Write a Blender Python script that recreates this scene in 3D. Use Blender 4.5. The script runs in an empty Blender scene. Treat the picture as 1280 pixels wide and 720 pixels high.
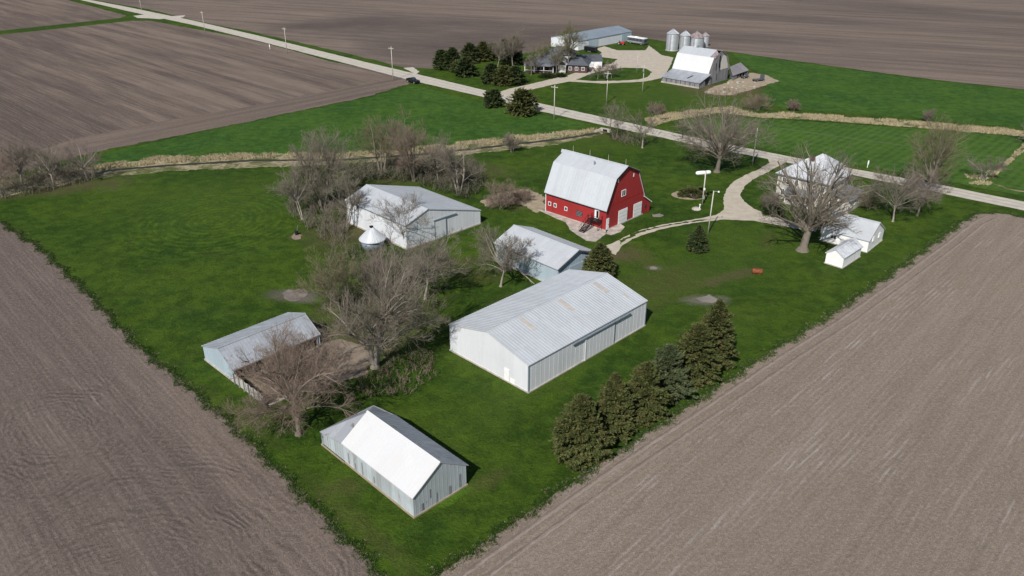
import bpy, math, random
import numpy as np
from mathutils import Vector
R_ = math.radians
S = bpy.context.scene
COL = S.collection

# ------------------------------------------------------------------ camera
FPX, PITCH, CH = 996.9, R_(26.315), 60.0
cam_d = bpy.data.cameras.new('camera'); cam = bpy.data.objects.new('camera', cam_d); COL.objects.link(cam)
cam.location = (0, 0, CH); cam.rotation_euler = (R_(90) - PITCH, 0, 0)
cam_d.sensor_width = 36; cam_d.lens = 36 * FPX / 1280
cam_d.clip_start = 0.5; cam_d.clip_end = 6000
S.camera = cam
# ------------------------------------------------------------------ sky, sun, exposure
W = bpy.data.worlds.new('World'); S.world = W; W.use_nodes = True
nt = W.node_tree
bg = nt.nodes['Background']; sky = nt.nodes.new('ShaderNodeTexSky'); sky.sky_type = 'NISHITA'
SUN_EL, SUN_AZ = R_(42), R_(203)          # azimuth clockwise from +Y
sky.sun_disc = False; sky.sun_elevation = SUN_EL; sky.sun_rotation = SUN_AZ
sky.air_density = 1.0; sky.dust_density = 0.6; sky.altitude = 200
nt.links.new(sky.outputs[0], bg.inputs[0]); bg.inputs[1].default_value = 0.066
sd = bpy.data.lights.new('sun', 'SUN'); sd.energy = 4.9; sd.angle = R_(0.55); sd.color = (1.0, 0.955, 0.9)
sun = bpy.data.objects.new('sun', sd); COL.objects.link(sun)
sv = Vector((math.sin(SUN_AZ) * math.cos(SUN_EL), math.cos(SUN_AZ) * math.cos(SUN_EL), math.sin(SUN_EL)))
sun.rotation_euler = sv.to_track_quat('Z', 'Y').to_euler(); sun.location = (0, 0, 90)
S.view_settings.view_transform = 'Standard'; S.view_settings.look = 'None'
S.view_settings.exposure = 0.14; S.view_settings.gamma = 1.0
S.render.engine = 'CYCLES'
S.cycles.max_bounces = 5

# ------------------------------------------------------------------ survey helpers
CP, SP = math.cos(PITCH), math.sin(PITCH)
FW = np.array([0, CP, -SP]); RT = np.array([1., 0, 0]); UP = np.array([0, SP, CP])
def at(px, py, z=0.0):
    d = FW + RT * (px - 640) / FPX + UP * (360 - py) / FPX
    t = (z - CH) / d[2]; p = np.array([0, 0, CH]) + d * t
    return float(p[0]), float(p[1])
def pix(p):
    d = np.array(p, float) - np.array([0, 0, CH]); k = d @ FW
    return 640 + FPX * (d @ RT) / k, 360 - FPX * (d @ UP) / k
def tall(bx, by, ty):
    x, y = at(bx, by); lo, hi = 0.0, 40.0
    for _ in range(30):
        m = (lo + hi) / 2
        if pix((x, y, m))[1] > ty: lo = m
        else: hi = m
    return lo
def mpp(bx, by):                      # metres per photo pixel at that ground point
    x, y = at(bx, by); return float((np.array([x, y, -CH]) @ FW) / FPX)

# ------------------------------------------------------------------ object helpers
def tag(o, label=None, cat=None, group=None, kind=None):
    if label: o['label'] = label
    if cat: o['category'] = cat
    if group: o['group'] = group
    if kind: o['kind'] = kind
    return o
def thing(name, label, cat, loc=(0, 0, 0), rz=0.0, group=None):
    o = bpy.data.objects.new(name, None); COL.objects.link(o)
    o.location = loc; o.rotation_euler = (0, 0, rz); o.empty_display_size = 0.5
    return tag(o, label, cat, group)
def link_mesh(name, me, mat, parent=None, smooth=False):
    if mat: me.materials.append(mat)
    o = bpy.data.objects.new(name, me); COL.objects.link(o)
    if parent: o.parent = parent
    if smooth: me.polygons.foreach_set('use_smooth', [True] * len(me.polygons))
    return o
def copy_tree(o, parent=None):
    c = o.copy(); COL.objects.link(c); c.parent = parent
    for ch in list(o.children): copy_tree(ch, c)
    return c
class MB:
    def __init__(s): s.v = []; s.f = []
    def quad(s, *p):
        n = len(s.v); s.v += [tuple(q) for q in p]; s.f.append(tuple(range(n, n + len(p)))); return s
    def hexa(s, b, t):                 # bottom 4 and top 4 points
        n = len(s.v); s.v += [tuple(q) for q in b] + [tuple(q) for q in t]
        s.f += [(n+3, n+2, n+1, n), (n+4, n+5, n+6, n+7)] + [(n+i, n+(i+1) % 4, n+4+(i+1) % 4, n+4+i) for i in range(4)]
        return s
    def box(s, x0, y0, z0, x1, y1, z1):
        return s.hexa([(x0,y0,z0),(x1,y0,z0),(x1,y1,z0),(x0,y1,z0)], [(x0,y0,z1),(x1,y0,z1),(x1,y1,z1),(x0,y1,z1)])
    def slab(s, a, b, c, d, t=0.12):   # top face a b c d, thickness straight down
        dn = lambda p: (p[0], p[1], p[2] - t)
        return s.hexa([dn(a), dn(b), dn(c), dn(d)], [a, b, c, d])
    def ribs(s, a, b, c, d, step=0.5, w=0.07, h=0.045, lift=0.001):   # ribs running a->d, spaced along a->b
        a, b, c, d = map(Vector, (a, b, c, d)); L = (b - a).length; n = max(2, int(round(L / step)))
        nrm = (b - a).cross(d - a).normalized()
        if nrm.z < 0: nrm = -nrm
        for i in range(n + 1):
            t = i / n; p = a.lerp(b, t); q = d.lerp(c, t); ud = (b - a).normalized() * w / 2
            if i == 0: p = p + ud; q = q + ud
            if i == n: p = p - ud; q = q - ud
            o = nrm * lift; up = nrm * h
            s.hexa([p-ud+o, p+ud+o, q+ud+o, q-ud+o], [p-ud*.5+up, p+ud*.5+up, q+ud*.5+up, q-ud*.5+up])
        return s
    def poly_prism(s, pts, z0, z1):
        n = len(pts); k = len(s.v)
        s.v += [(x, y, z0) for x, y in pts] + [(x, y, z1) for x, y in pts]
        s.f += [tuple(range(k+n-1, k-1, -1)), tuple(range(k+n, k+2*n))] + [(k+i, k+(i+1) % n, k+n+(i+1) % n, k+n+i) for i in range(n)]
        return s
    def tube(s, p0, p1, r0, r1=None, n=8, cap=True):
        r1 = r0 if r1 is None else r1
        p0, p1 = Vector(p0), Vector(p1); d = (p1 - p0).normalized()
        u = d.orthogonal().normalized(); v = d.cross(u); k = len(s.v)
        for p, r in ((p0, r0), (p1, r1)):
            for i in range(n):
                a = 2 * math.pi * i / n; s.v.append(tuple(p + u * (r * math.cos(a)) + v * (r * math.sin(a))))
        s.f += [(k+i, k+(i+1) % n, k+n+(i+1) % n, k+n+i) for i in range(n)]
        if cap: s.f += [tuple(range(k+n-1, k-1, -1)), tuple(range(k+n, k+2*n))]
        return s
    def lathe(s, prof, n=24, c=(0, 0, 0)):
        k = len(s.v); m = len(prof)
        for r, z in prof:
            for i in range(n):
                a = 2 * math.pi * i / n; s.v.append((c[0] + r * math.cos(a), c[1] + r * math.sin(a), c[2] + z))
        for j in range(m - 1):
            for i in range(n):
                s.f.append((k+j*n+i, k+j*n+(i+1) % n, k+(j+1)*n+(i+1) % n, k+(j+1)*n+i))
        s.f += [tuple(range(k+n-1, k-1, -1)), tuple(range(k+(m-1)*n, k+m*n))]
        return s
    def build(s, name, mat, parent=None, smooth=False):
        me = bpy.data.meshes.new(name); me.from_pydata(s.v, [], s.f); me.validate(); me.update()
        return link_mesh(name, me, mat, parent, smooth)

# ------------------------------------------------------------------ materials
class NT:
    def __init__(s, name, rough=0.8, metal=0.0, spec=0.3):
        s.m = bpy.data.materials.new(name); s.m.use_nodes = True; s.t = s.m.node_tree
        s.b = s.t.nodes['Principled BSDF']
        s.b.inputs['Roughness'].default_value = rough; s.b.inputs['Metallic'].default_value = metal
        s.b.inputs['Specular IOR Level'].default_value = spec
        s.tc = s.t.nodes.new('ShaderNodeTexCoord').outputs['Object']
    def n(s, ty, **k):
        o = s.t.nodes.new(ty)
        for a, v in k.items(): setattr(o, a, v)
        return o
    def l(s, a, b): s.t.links.new(a, b)
    def map(s, rot=0.0, scale=(1, 1, 1), loc=(0, 0, 0), src=None):
        m = s.n('ShaderNodeMapping', vector_type='TEXTURE'); m.inputs['Rotation'].default_value = (0, 0, rot)
        m.inputs['Scale'].default_value = scale; m.inputs['Location'].default_value = loc
        s.l(src or s.tc, m.inputs[0]); return m.outputs[0]
    def noise(s, vec=None, scale=1.0, detail=4.0, rough=0.55, dist=0.0):
        o = s.n('ShaderNodeTexNoise'); o.inputs['Scale'].default_value = scale; o.inputs['Detail'].default_value = detail
        o.inputs['Roughness'].default_value = rough; o.inputs['Distortion'].default_value = dist
        s.l(vec or s.tc, o.inputs['Vector']); return o.outputs['Fac']
    def wave(s, vec, scale, dist=0.0, ty='BANDS', dr='Y', dscale=1.0, det=2.0):
        o = s.n('ShaderNodeTexWave', wave_type=ty, bands_direction=dr); o.inputs['Scale'].default_value = scale
        if ty == 'RINGS': o.rings_direction = 'Z'
        o.inputs['Distortion'].default_value = dist; o.inputs['Detail Scale'].default_value = dscale; o.inputs['Detail'].default_value = det
        s.l(vec, o.inputs['Vector']); return o.outputs['Fac']
    def rng(s, v, a, b, c=0.0, d=1.0):
        o = s.n('ShaderNodeMapRange'); s.l(v, o.inputs[0])
        for i, x in enumerate((a, b, c, d)): o.inputs[i + 1].default_value = x
        return o.outputs[0]
    def math(s, op, a, b=None):
        o = s.n('ShaderNodeMath', operation=op)
        for i, x in enumerate((a, b)):
            if x is None: continue
            if isinstance(x, (int, float)): o.inputs[i].default_value = x
            else: s.l(x, o.inputs[i])
        return o.outputs[0]
    def mix(s, f, a, b, mode='MIX'):
        o = s.n('ShaderNodeMix', data_type='RGBA', blend_type=mode)
        for i, x in ((0, f), (6, a), (7, b)):
            if isinstance(x, (int, float)): o.inputs[i].default_value = x
            elif isinstance(x, tuple): o.inputs[i].default_value = (*x, 1)
            else: s.l(x, o.inputs[i])
        return o.outputs[2]
    def col(s, c):
        if isinstance(c, tuple): s.b.inputs['Base Color'].default_value = (*c, 1)
        else: s.l(c, s.b.inputs['Base Color'])
        return s
    def bump(s, h, dist=0.05, strength=1.0):
        o = s.n('ShaderNodeBump'); o.inputs['Strength'].default_value = strength; o.inputs['Distance'].default_value = dist
        s.l(h, o.inputs['Height']); s.l(o.outputs[0], s.b.inputs['Normal']); return s

def m_plain(name, c, rough=0.7, metal=0.0, var=0.25, sc=1.5):
    k = NT(name, rough, metal); f = k.rng(k.noise(None, sc, 5), 0.3, 0.7)
    k.col(k.mix(f, tuple(x * (1 - var) for x in c), tuple(min(1, x * (1 + var * .5)) for x in c))); return k.m
def m_panel(name, c, rough=0.5, metal=0.0, streak=0.3, rust=0.0, vert=True, rustc=(0.16, 0.075, 0.04), dirt=(0.25, 0.24, 0.22), tone=0.1):
    """painted / galvanised sheet: sheets of slightly different tone, streaks down, rust or dirt"""
    k = NT(name, rough, metal, 0.4)
    st = k.noise(k.map(0, (1, 1, 6) if vert else (1, 1, 1)), 1.3, 5, 0.65)
    big = k.noise(None, 0.25, 3)
    sep = k.n('ShaderNodeSeparateXYZ'); k.l(k.tc, sep.inputs[0])
    sheet = k.n('ShaderNodeTexWhiteNoise', noise_dimensions='2D'); cx = k.n('ShaderNodeCombineXYZ')
    k.l(k.math('FLOOR', k.math('DIVIDE', sep.outputs[0], 0.92)), cx.inputs[0])
    k.l(k.math('FLOOR', k.math('DIVIDE', sep.outputs[1], 2.9)), cx.inputs[1]); k.l(cx.outputs[0], sheet.inputs[0])
    base = k.mix(k.rng(sheet.outputs['Value'], 0, 1), tuple(x * (1 - tone) for x in c), c)
    base = k.mix(k.math('MULTIPLY', k.rng(st, 0.48, 0.75), streak), base, dirt)
    base = k.mix(k.math('MULTIPLY', k.rng(big, 0.5, 0.75), streak * .6), base, dirt)
    if rust > 0:
        rr = k.noise(k.map(0, (1, 1, 3)), 0.8, 6, 0.7)
        base = k.mix(k.math('MULTIPLY', k.rng(rr, 0.62 - rust * .12, 0.72 - rust * .1), min(1, .5 + rust)), base, rustc)
    k.col(base); k.l(k.rng(st, 0.3, 0.7, rough - .08, rough + .12), k.b.inputs['Roughness'])
    return k.m
def m_wood(name, c, c2, rough=0.85, plank=0.22):
    k = NT(name, rough, 0, 0.2)
    sep = k.n('ShaderNodeSeparateXYZ'); k.l(k.tc, sep.inputs[0])
    s_ = k.math('ADD', sep.outputs[0], sep.outputs[1])
    wn = k.n('ShaderNodeTexWhiteNoise', noise_dimensions='1D'); k.l(k.math('FLOOR', k.math('DIVIDE', s_, plank)), wn.inputs['W'])
    g = k.noise(k.map(0, (1, 1, 8)), 3, 5, 0.7)
    b = k.mix(k.math('MULTIPLY', k.math('ADD', wn.outputs['Value'], g), 0.55), c, c2)
    k.col(b); return k.m
def m_soil(name, ang, cA, cB, cD, row=0.76, rows_amt=0.35, patch=0.5, arcs=None, streak=1.0, pale=None, con=1.0, fine=1.0, iso_s=.013):
    k = NT(name, 0.95, 0, 0.1)
    s1 = k.noise(k.map(ang, (22, .5, 1)), 1.0, 6, 0.7)           # fine streaks along the rows
    s2 = k.noise(k.map(ang, (110, 5, 1)), 1.0, 5, 0.62)          # broad passes
    iso = k.noise(k.map(ang, (2.5, 1, 1)), iso_s, 6, 0.6, 0.6)
    cl = k.noise(None, 2.2, 6, 0.8); cl2 = k.noise(None, 7.0, 3, 0.85); mid = k.noise(None, .35, 5, .7)
    b = k.mix(k.rng(s2, .5 - .2 / con, .5 + .2 / con), cA, cB)
    b = k.mix(k.math('MULTIPLY', k.rng(iso, .49, .60), patch), b, cD)
    b = k.mix(k.math('MULTIPLY', k.rng(s1, .5, .72), .45 * con), b, tuple(x * 1.35 for x in cB))
    b = k.mix(k.math('MULTIPLY', k.rng(s1, .5, .3), .4 * con), b, tuple(x * .62 for x in cA))
    b = k.mix(k.math('MULTIPLY', k.rng(mid, .5, .75), .3), b, tuple(x * .7 for x in cA))
    vm = k.n('ShaderNodeVectorMath', operation='ADD'); k.l(k.map(ang, (1, 1, 1)), vm.inputs[0])
    wb = k.n('ShaderNodeCombineXYZ'); k.l(k.math('MULTIPLY', k.noise(k.map(ang, (30, 9, 1)), 1, 2), 2.2), wb.inputs[1]); k.l(wb.outputs[0], vm.inputs[1])
    rw = k.wave(vm.outputs[0], 0.314 / row, 1.2, det=4, dscale=1.1)
    mask = k.math('MULTIPLY', k.rng(k.noise(k.map(ang, (24, 6, 1)), 1.0, 5, 0.65), 0.50, 0.66), k.rng(k.noise(k.map(ang, (4, .7, 1)), 1.0, 3, 0.6), 0.42, 0.6))
    b = k.mix(k.math('MULTIPLY', k.math('MULTIPLY', k.rng(rw, .45, .8), mask), rows_amt), b, pale or tuple(min(1, x * 1.55) for x in cB))
    b = k.mix(k.math('MULTIPLY', k.rng(cl, .50, .66), 0.6 * streak), b, tuple(x * 1.45 for x in cB))
    b = k.mix(k.math('MULTIPLY', k.rng(cl, .46, .28), 0.6 * fine), b, tuple(x * .5 for x in cA))
    b = k.mix(k.math('MULTIPLY', k.rng(cl2, .46, .62), 0.5 * fine), b, tuple(x * .5 for x in cA))
    h = k.math('ADD', k.math('MULTIPLY', k.math('MULTIPLY', rw, k.math('ADD', mask, .25)), 0.25), k.math('ADD', cl, cl2))
    if arcs:
        for (cx, cy, r0, r1, per, sx) in arcs:
            mp0 = k.map(ang, (sx, 1, 1), (cx, cy, 0)); va = k.n('ShaderNodeVectorMath', operation='ADD'); k.l(mp0, va.inputs[0]); nv = k.n('ShaderNodeCombineXYZ')
            k.l(k.math('MULTIPLY', k.math('SUBTRACT', k.noise(None, .09, 3, .5), .5), 7.0), nv.inputs[0]); k.l(k.math('MULTIPLY', k.math('SUBTRACT', k.noise(k.map(0, (1, 1, 1), (50, 9, 0)), .11, 3, .5), .5), 7.0), nv.inputs[1]); k.l(nv.outputs[0], va.inputs[1]); mp = va.outputs[0]
            ring = k.wave(mp, 0.314 / per, 3.0, 'RINGS', det=4, dscale=.35)
            ln = k.n('ShaderNodeVectorMath', operation='LENGTH'); k.l(mp, ln.inputs[0])
            d = ln.outputs['Value']
            mk = k.math('MULTIPLY', k.rng(d, r0, r0 + 3), k.rng(d, r1, r1 - 6))
            mk = k.math('MULTIPLY', mk, k.rng(k.noise(None, .22, 4, .7), .42, .62))
            b = k.mix(k.math('MULTIPLY', k.math('MULTIPLY', k.rng(ring, .3, .9), mk), 0.42), b, tuple(x * .5 for x in cA))
            h = k.math('ADD', h, k.math('MULTIPLY', k.math('MULTIPLY', ring, mk), 0.45))
    k.col(b).bump(h, 0.16, 0.9); return k.m
def m_grass(name, c1, c2, c3, stripes=None, fade=0.5, blobs=(), rings=()):
    k = NT(name, 0.9, 0, 0.12)
    a = k.noise(None, 0.05, 5, .6, .5); b_ = k.noise(None, 0.38, 6, .75, .3); c_ = k.noise(None, 2.6, 5, .8); d = k.noise(None, 0.13, 7, .72, 1.2)
    col = k.mix(k.rng(a, .38, .62), c1, c2)
    e_ = k.noise(k.map(.4, (1, 1, 1), (37, 91, 0)), .085, 5, .65, .8)
    col = k.mix(k.math('MULTIPLY', k.rng(e_, .5, .66), .55), col, (c1[0] * .75, c1[1] * .95, c1[2] * 2.0))
    col = k.mix(k.math('MULTIPLY', k.rng(b_, .45, .72), .7), col, tuple(x * 1.45 for x in c2))
    col = k.mix(k.math('MULTIPLY', k.rng(b_, .52, .32), .55), col, tuple(x * .62 for x in c1))
    col = k.mix(k.math('MULTIPLY', k.rng(d, .54, .74), fade), col, c3)
    for (bx, by, rx, ry, rot, amt, bc) in blobs:
        ln = k.n('ShaderNodeVectorMath', operation='LENGTH'); k.l(k.map(rot, (rx, ry, 1), (bx, by, 0)), ln.inputs[0])
        dd_ = k.math('ADD', ln.outputs['Value'], k.math('MULTIPLY', k.math('SUBTRACT', d, .5), 1.6))
        dd_ = k.math('ADD', dd_, k.math('MULTIPLY', k.math('SUBTRACT', b_, .5), 1.0))
        col = k.mix(k.math('MULTIPLY', k.rng(dd_, 1.05, .35), amt), col, bc)
    for (bx, by, rx, ry, rot, per, amt) in rings:
        mp = k.map(rot, (rx, ry, 1), (bx, by, 0)); ln = k.n('ShaderNodeVectorMath', operation='LENGTH'); k.l(mp, ln.inputs[0])
        ring = k.wave(mp, 0.314 / per, 1.0, 'RINGS', det=2, dscale=.6)
        col = k.mix(k.math('MULTIPLY', k.math('MULTIPLY', k.rng(ring, .4, .9), k.math('MULTIPLY', k.rng(ln.outputs['Value'], 1.0, .6), k.rng(b_, .4, .6))), amt), col, tuple(x * 1.7 for x in c2))
    col = k.mix(k.math('MULTIPLY', k.rng(c_, .48, .75), .6), col, tuple(x * .4 for x in c1))
    col = k.mix(k.math('MULTIPLY', k.rng(c_, .48, .28), .35), col, tuple(x * 1.7 for x in c2))
    h = c_
    if stripes:
        ang, per, amt = stripes
        w = k.wave(k.map(ang), 0.314 / per, 1.2, det=3, dscale=.12)
        col = k.mix(k.math('MULTIPLY', k.rng(w, .3, .75), k.math('MULTIPLY', k.rng(a, .2, .6), amt)), col, tuple(x * 1.4 for x in c2))
    k.col(col).bump(k.math('ADD', h, k.math('MULTIPLY', b_, 2.5)), 0.22, 0.9); return k.m
def m_gravel(name, c, c2, ang=None):
    k = NT(name, 0.95, 0, 0.15)
    f = k.rng(k.noise(None, 0.5, 6, .7), .3, .7); g = k.noise(None, 12, 3, .8)
    b = k.mix(f, c, c2); b = k.mix(k.math('MULTIPLY', k.rng(g, .4, .7), .35), b, tuple(x * .5 for x in c))
    k.col(b).bump(g, 0.03, .6); return k.m
def m_leaf(name, c, c2, c3, rough=0.75):
    k = NT(name, rough, 0, 0.15)
    g = k.n('ShaderNodeNewGeometry'); r = g.outputs['Random Per Island']
    b = k.mix(r, c, c2)
    b = k.mix(k.math('MULTIPLY', k.rng(k.noise(None, .7, 4), .5, .75), .7), b, c3)
    k.col(b); return k.m
def m_bark(name, c, c2):
    k = NT(name, 0.9, 0, 0.1)
    g = k.n('ShaderNodeNewGeometry')
    b = k.mix(k.math('MULTIPLY', k.math('ADD', g.outputs['Random Per Island'], k.noise(k.map(0, (1, 1, 4)), 2.5, 5)), .5), c, c2)
    k.col(b); return k.m

M = {}
ang0 = lambda p, q: math.atan2(at(*q)[1] - at(*p)[1], at(*q)[0] - at(*p)[0])
DEAD = (.085, .080, .028); BARE = (.11, .08, .05); LIME = (.07, .14, .012)
def blob(px, py, rx, ry, rot=0, amt=.5, c=DEAD):
    x, y = at(px, py); return (x, y, rx, ry, rot, amt, c)
ASH = (.12, .10, .09); GRV = (.16, .145, .12)
BRT = (.058, .100, .013)
BL1 = [blob(850, 345, 20, 13, .5, .5, BRT), blob(940, 300, 15, 12, 0, .4, BRT), blob(760, 175, 26, 14, 0, .45, BRT), blob(690, 470, 14, 3.5, .79, .45, BRT), blob(900, 420, 16, 5, .79, .4, BRT), blob(270, 250, 26, 20, 0, .4, BRT), blob(600, 520, 10, 6, .8, .3, BRT), blob(850, 120, 40, 22, 0, .5, BRT), blob(1130, 330, 12, 5, .8, .4, BRT), blob(720, 210, 14, 10, 0, .3, BRT),
       blob(368, 369, 5.4, 2.9, 0, .95, ASH), blob(383, 374, 3, 2, 0, .6, GRV), blob(884, 376, 4.6, 2.6, 0, .9, GRV), blob(817, 335, 1.9, 1.2, 0, .9, GRV), blob(370, 296, 1.8, 1.6, 0, .9, BARE), blob(650, 252, 9, 6, 0, .8, BARE), blob(910, 112, 20, 12, 0, .8, BARE), blob(420, 450, 9, 6, .6, .9, BARE),
       blob(835, 352, 12, 7, .6, .45), blob(765, 320, 7, 4, .3, .7, BARE), blob(915, 345, 9, 2.2, .5, .5, BARE), blob(800, 320, 3, 8, .2, .5), blob(770, 168, 12, 9, 0, .5), blob(790, 390, 10, 4, .8, .3), blob(960, 300, 6, 2, 1.2, .4),
       blob(430, 610, 3, 2, 0, .5), blob(300, 520, 12, 1.4, -.75, .3), blob(455, 660, 14, 1.6, -.8, .35), blob(610, 600, 4, 1.6, .7, .5), blob(566, 622, 3.6, .8, .78, .9, LIME), blob(560, 332, 8, 3, .5, .5, BARE), blob(600, 440, 6, 5, 0, .25),
       blob(340, 515, 4, 3, 0, .5), blob(600, 345, 5, 4, 0, .5), blob(640, 375, 6, 2.5, .7, .5), blob(430, 290, 9, 12, 0, .6, BARE), blob(470, 390, 12, 14, 0, .6, BARE), blob(520, 215, 26, 12, 0, .6, BARE), blob(40, 235, 24, 8, .2, .7, BARE)]
x_, y_ = at(270, 276)
M['grass'] = m_grass('lawn grass', (.022, .052, .0040), (.050, .088, .0075), (.064, .078, .018), fade=.45, blobs=BL1, rings=[(x_, y_, 22, 22, 0, .07, .45)])
M['grass_far'] = m_grass('field grass', (.027, .072, .009), (.050, .106, .014), (.07, .10, .03), fade=.35)
M['hay'] = m_grass('mown hayfield', (.038, .082, .012), (.056, .112, .017), (.07, .11, .03), stripes=(ang0((1229, 168), (1195, 190)), 2.1, .42), fade=.3)
SA, SB, SD = (.105, .080, .068), (.175, .137, .115), (.065, .050, .045)
M['soil_r'] = m_soil('disked soil right', R_(46.5), (.222, .176, .140), (.300, .246, .200), (.238, .184, .126), row=.7, rows_amt=.85, patch=.8, pale=(.42, .385, .36), con=.8)
M['road'] = m_gravel('pale gravel road', (.40, .37, .32), (.55, .51, .44))
M['drive'] = m_gravel('farm gravel', (.37, .33, .27), (.52, .465, .38))
M['dirt'] = m_gravel('bare dirt', (.17, .13, .10), (.30, .25, .19))
M['ash'] = m_gravel('ashy earth', (.10, .085, .08), (.26, .22, .19))
M['stone_patch'] = m_gravel('grey gravel', (.16, .145, .125), (.27, .245, .215))
M['concrete'] = m_plain('concrete', (.42, .37, .33), .85, var=.4, sc=.8)
kk = NT('dead grass bank', .95, 0, .1)
cb = kk.mix(kk.rng(kk.noise(None, .5, 6, .7), .3, .7), (.22, .185, .11), (.40, .35, .23)); cb = kk.mix(kk.math('MULTIPLY', kk.rng(kk.noise(None, .16, 6, .75, 1), .44, .56), .85), cb, (.05, .075, .015))
cb = kk.mix(kk.math('MULTIPLY', kk.rng(kk.noise(None, 1.3, 4, .7), .52, .72), .5), cb, (.10, .075, .04)); kk.col(cb).bump(kk.noise(None, 2, 5, .8), .25, .8); M['reed'] = kk.m
M['mud'] = m_gravel('track earth', (.24, .19, .13), (.40, .34, .25))
kw = NT('creek water', .45, 0, .25); kw.col((.030, .026, .018)); M['water'] = kw.m
M['galv'] = m_panel('galvanised roof sheet', (.52, .55, .58), .45, .2, .5, tone=.09, dirt=(.40, .40, .40))
M['galv_rough'] = m_panel('weathered roof sheet', (.42, .45, .49), .5, .3, .55, .25, dirt=(.26, .26, .27), tone=.2)
M['galv_dark'] = m_panel('dull steel sheet', (.28, .33, .38), .5, .35, .4, dirt=(.2, .22, .23), tone=.15)
M['white_roof'] = m_panel('white coated roof', (.55, .56, .57), .5, 0, .38, dirt=(.52, .48, .44), tone=.03)
M['white_wall'] = m_panel('white steel siding', (.66, .68, .71), .5, .05, .22, tone=.07, dirt=(.4, .41, .42))
M['blue_wall'] = m_panel('pale blue steel siding', (.40, .49, .55), .5, .1, .3, tone=.1, dirt=(.3, .35, .38))
M['peel_wall'] = m_panel('peeling white boards', (.42, .47, .49), .8, 0, .6, .12, dirt=(.24, .25, .24), tone=.3)
M['white'] = m_plain('white paint', (.78, .78, .77), .5, var=.08)
M['offwhite'] = m_plain('aged white siding', (.55, .53, .48), .7, var=.2)
M['red'] = m_panel('red barn board', (.31, .025, .027), .6, 0, .18, tone=.14, dirt=(.20, .03, .03))
M['black'] = m_plain('black steel', (.014, .014, .016), .45, var=.2)
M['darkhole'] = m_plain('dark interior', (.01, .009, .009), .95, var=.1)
M['glass'] = m_plain('window glass', (.04, .055, .07), .12, var=.1)
M['grey_wood'] = m_wood('weathered grey boards', (.10, .10, .11), (.30, .29, .30))
M['pale_wood'] = m_wood('sun bleached boards', (.30, .28, .25), (.50, .48, .44), plank=.3)
M['shingle'] = m_plain('grey shingles', (.16, .17, .19), .85, var=.3, sc=3)
M['shingle_white'] = m_plain('pale metal shingles', (.50, .52, .55), .6, var=.25, sc=1.2)
M['shingle_dark'] = m_plain('blue grey shingles', (.085, .095, .11), .85, var=.3, sc=2)
M['brick'] = m_plain('red brown siding', (.085, .045, .04), .8, var=.4, sc=2)
M['rust'] = m_plain('rusty steel', (.22, .07, .03), .75, .2, var=.5, sc=3)
M['rust_roof'] = m_panel('rust stained roof', (.34, .30, .31), .6, .3, .6, 1.0, rustc=(.22, .12, .11))
M['bin'] = m_panel('corrugated bin steel', (.52, .54, .57), .4, .45, .3, vert=False, tone=.08)
M['pole'] = m_plain('pale weathered pole', (.48, .46, .40), .85, var=.2, sc=4)
M['steel'] = m_plain('galvanised steel', (.45, .46, .47), .4, .5, var=.2)
M['rubber'] = m_plain('tyre rubber', (.02, .02, .02), .9)
M['skylight'] = m_plain('discoloured skylight sheet', (.45, .42, .39), .5, var=.15)
M['redpaint'] = m_plain('bright red paint', (.5, .03, .02), .4)
M['found'] = m_plain('pale foundation', (.42, .38, .34), .9, var=.3, sc=1)
M['bark'] = m_bark('grey bark', (.11, .095, .075), (.24, .21, .17))
M['bark_pale'] = m_bark('pale bark', (.20, .175, .145), (.36, .325, .275))
M['twig'] = m_bark('grey brown twigs', (.11, .096, .076), (.26, .228, .182))
M['twig_red'] = m_bark('reddish twigs', (.135, .098, .076), (.28, .22, .175))
M['twig_olive'] = m_bark('olive twigs', (.10, .092, .050), (.23, .205, .13))
M['twig_pink'] = m_bark('mauve twigs', (.13, .100, .090), (.26, .22, .185))
M['needle'] = m_leaf('olive spruce needles', (.030, .042, .012), (.105, .115, .038), (.125, .10, .042))
M['needle_blue'] = m_leaf('blue green needles', (.028, .044, .018), (.105, .125, .060), (.105, .11, .05))
M['needle_dark'] = m_leaf('dark green needles', (.020, .036, .012), (.070, .095, .034), (.08, .075, .032))
M['leaf'] = m_leaf('dark shrub leaves', (.012, .028, .008), (.04, .06, .02), (.05, .05, .022))
M['reedblade'] = m_leaf('dead reed blades', (.24, .19, .11), (.52, .45, .30), (.20, .17, .07))

# ------------------------------------------------------------------ ground sheets
rs = random.Random(4)
def world(pts): return [at(*p) if len(p) == 2 else p[2] for p in pts]
def ragged(P, step=1.2, amp=.3, closed=True, rng=rs):
    out = []; n = len(P)
    for i in range(n if closed else n - 1):
        a, b = P[i], P[(i + 1) % n]; L = math.dist(a, b); m = max(1, min(260, int(L / step)))
        for j in range(m):
            t = j / m; k = amp if 0 < j else 0
            out.append((a[0] + (b[0]-a[0]) * t + rng.uniform(-k, k), a[1] + (b[1]-a[1]) * t + rng.uniform(-k, k)))
    if not closed: out.append(P[-1])
    return out
def sheet(name, P, z, mat, amp=.3, step=1.2):
    P = ragged(P, step, amp) if amp else P
    me = bpy.data.meshes.new(name); me.from_pydata([(x, y, z) for x, y in P], [], [tuple(range(len(P)))])
    me.update()
    if me.polygons[0].normal.z < 0: me.flip_normals()
    return tag(link_mesh(name, me, mat), kind='structure')
g = MB(); g.quad((-3000, -3000, 0), (3000, -3000, 0), (3000, 5000, 0), (-3000, 5000, 0))
tag(g.build('ground', M['grass']), kind='structure')

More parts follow.
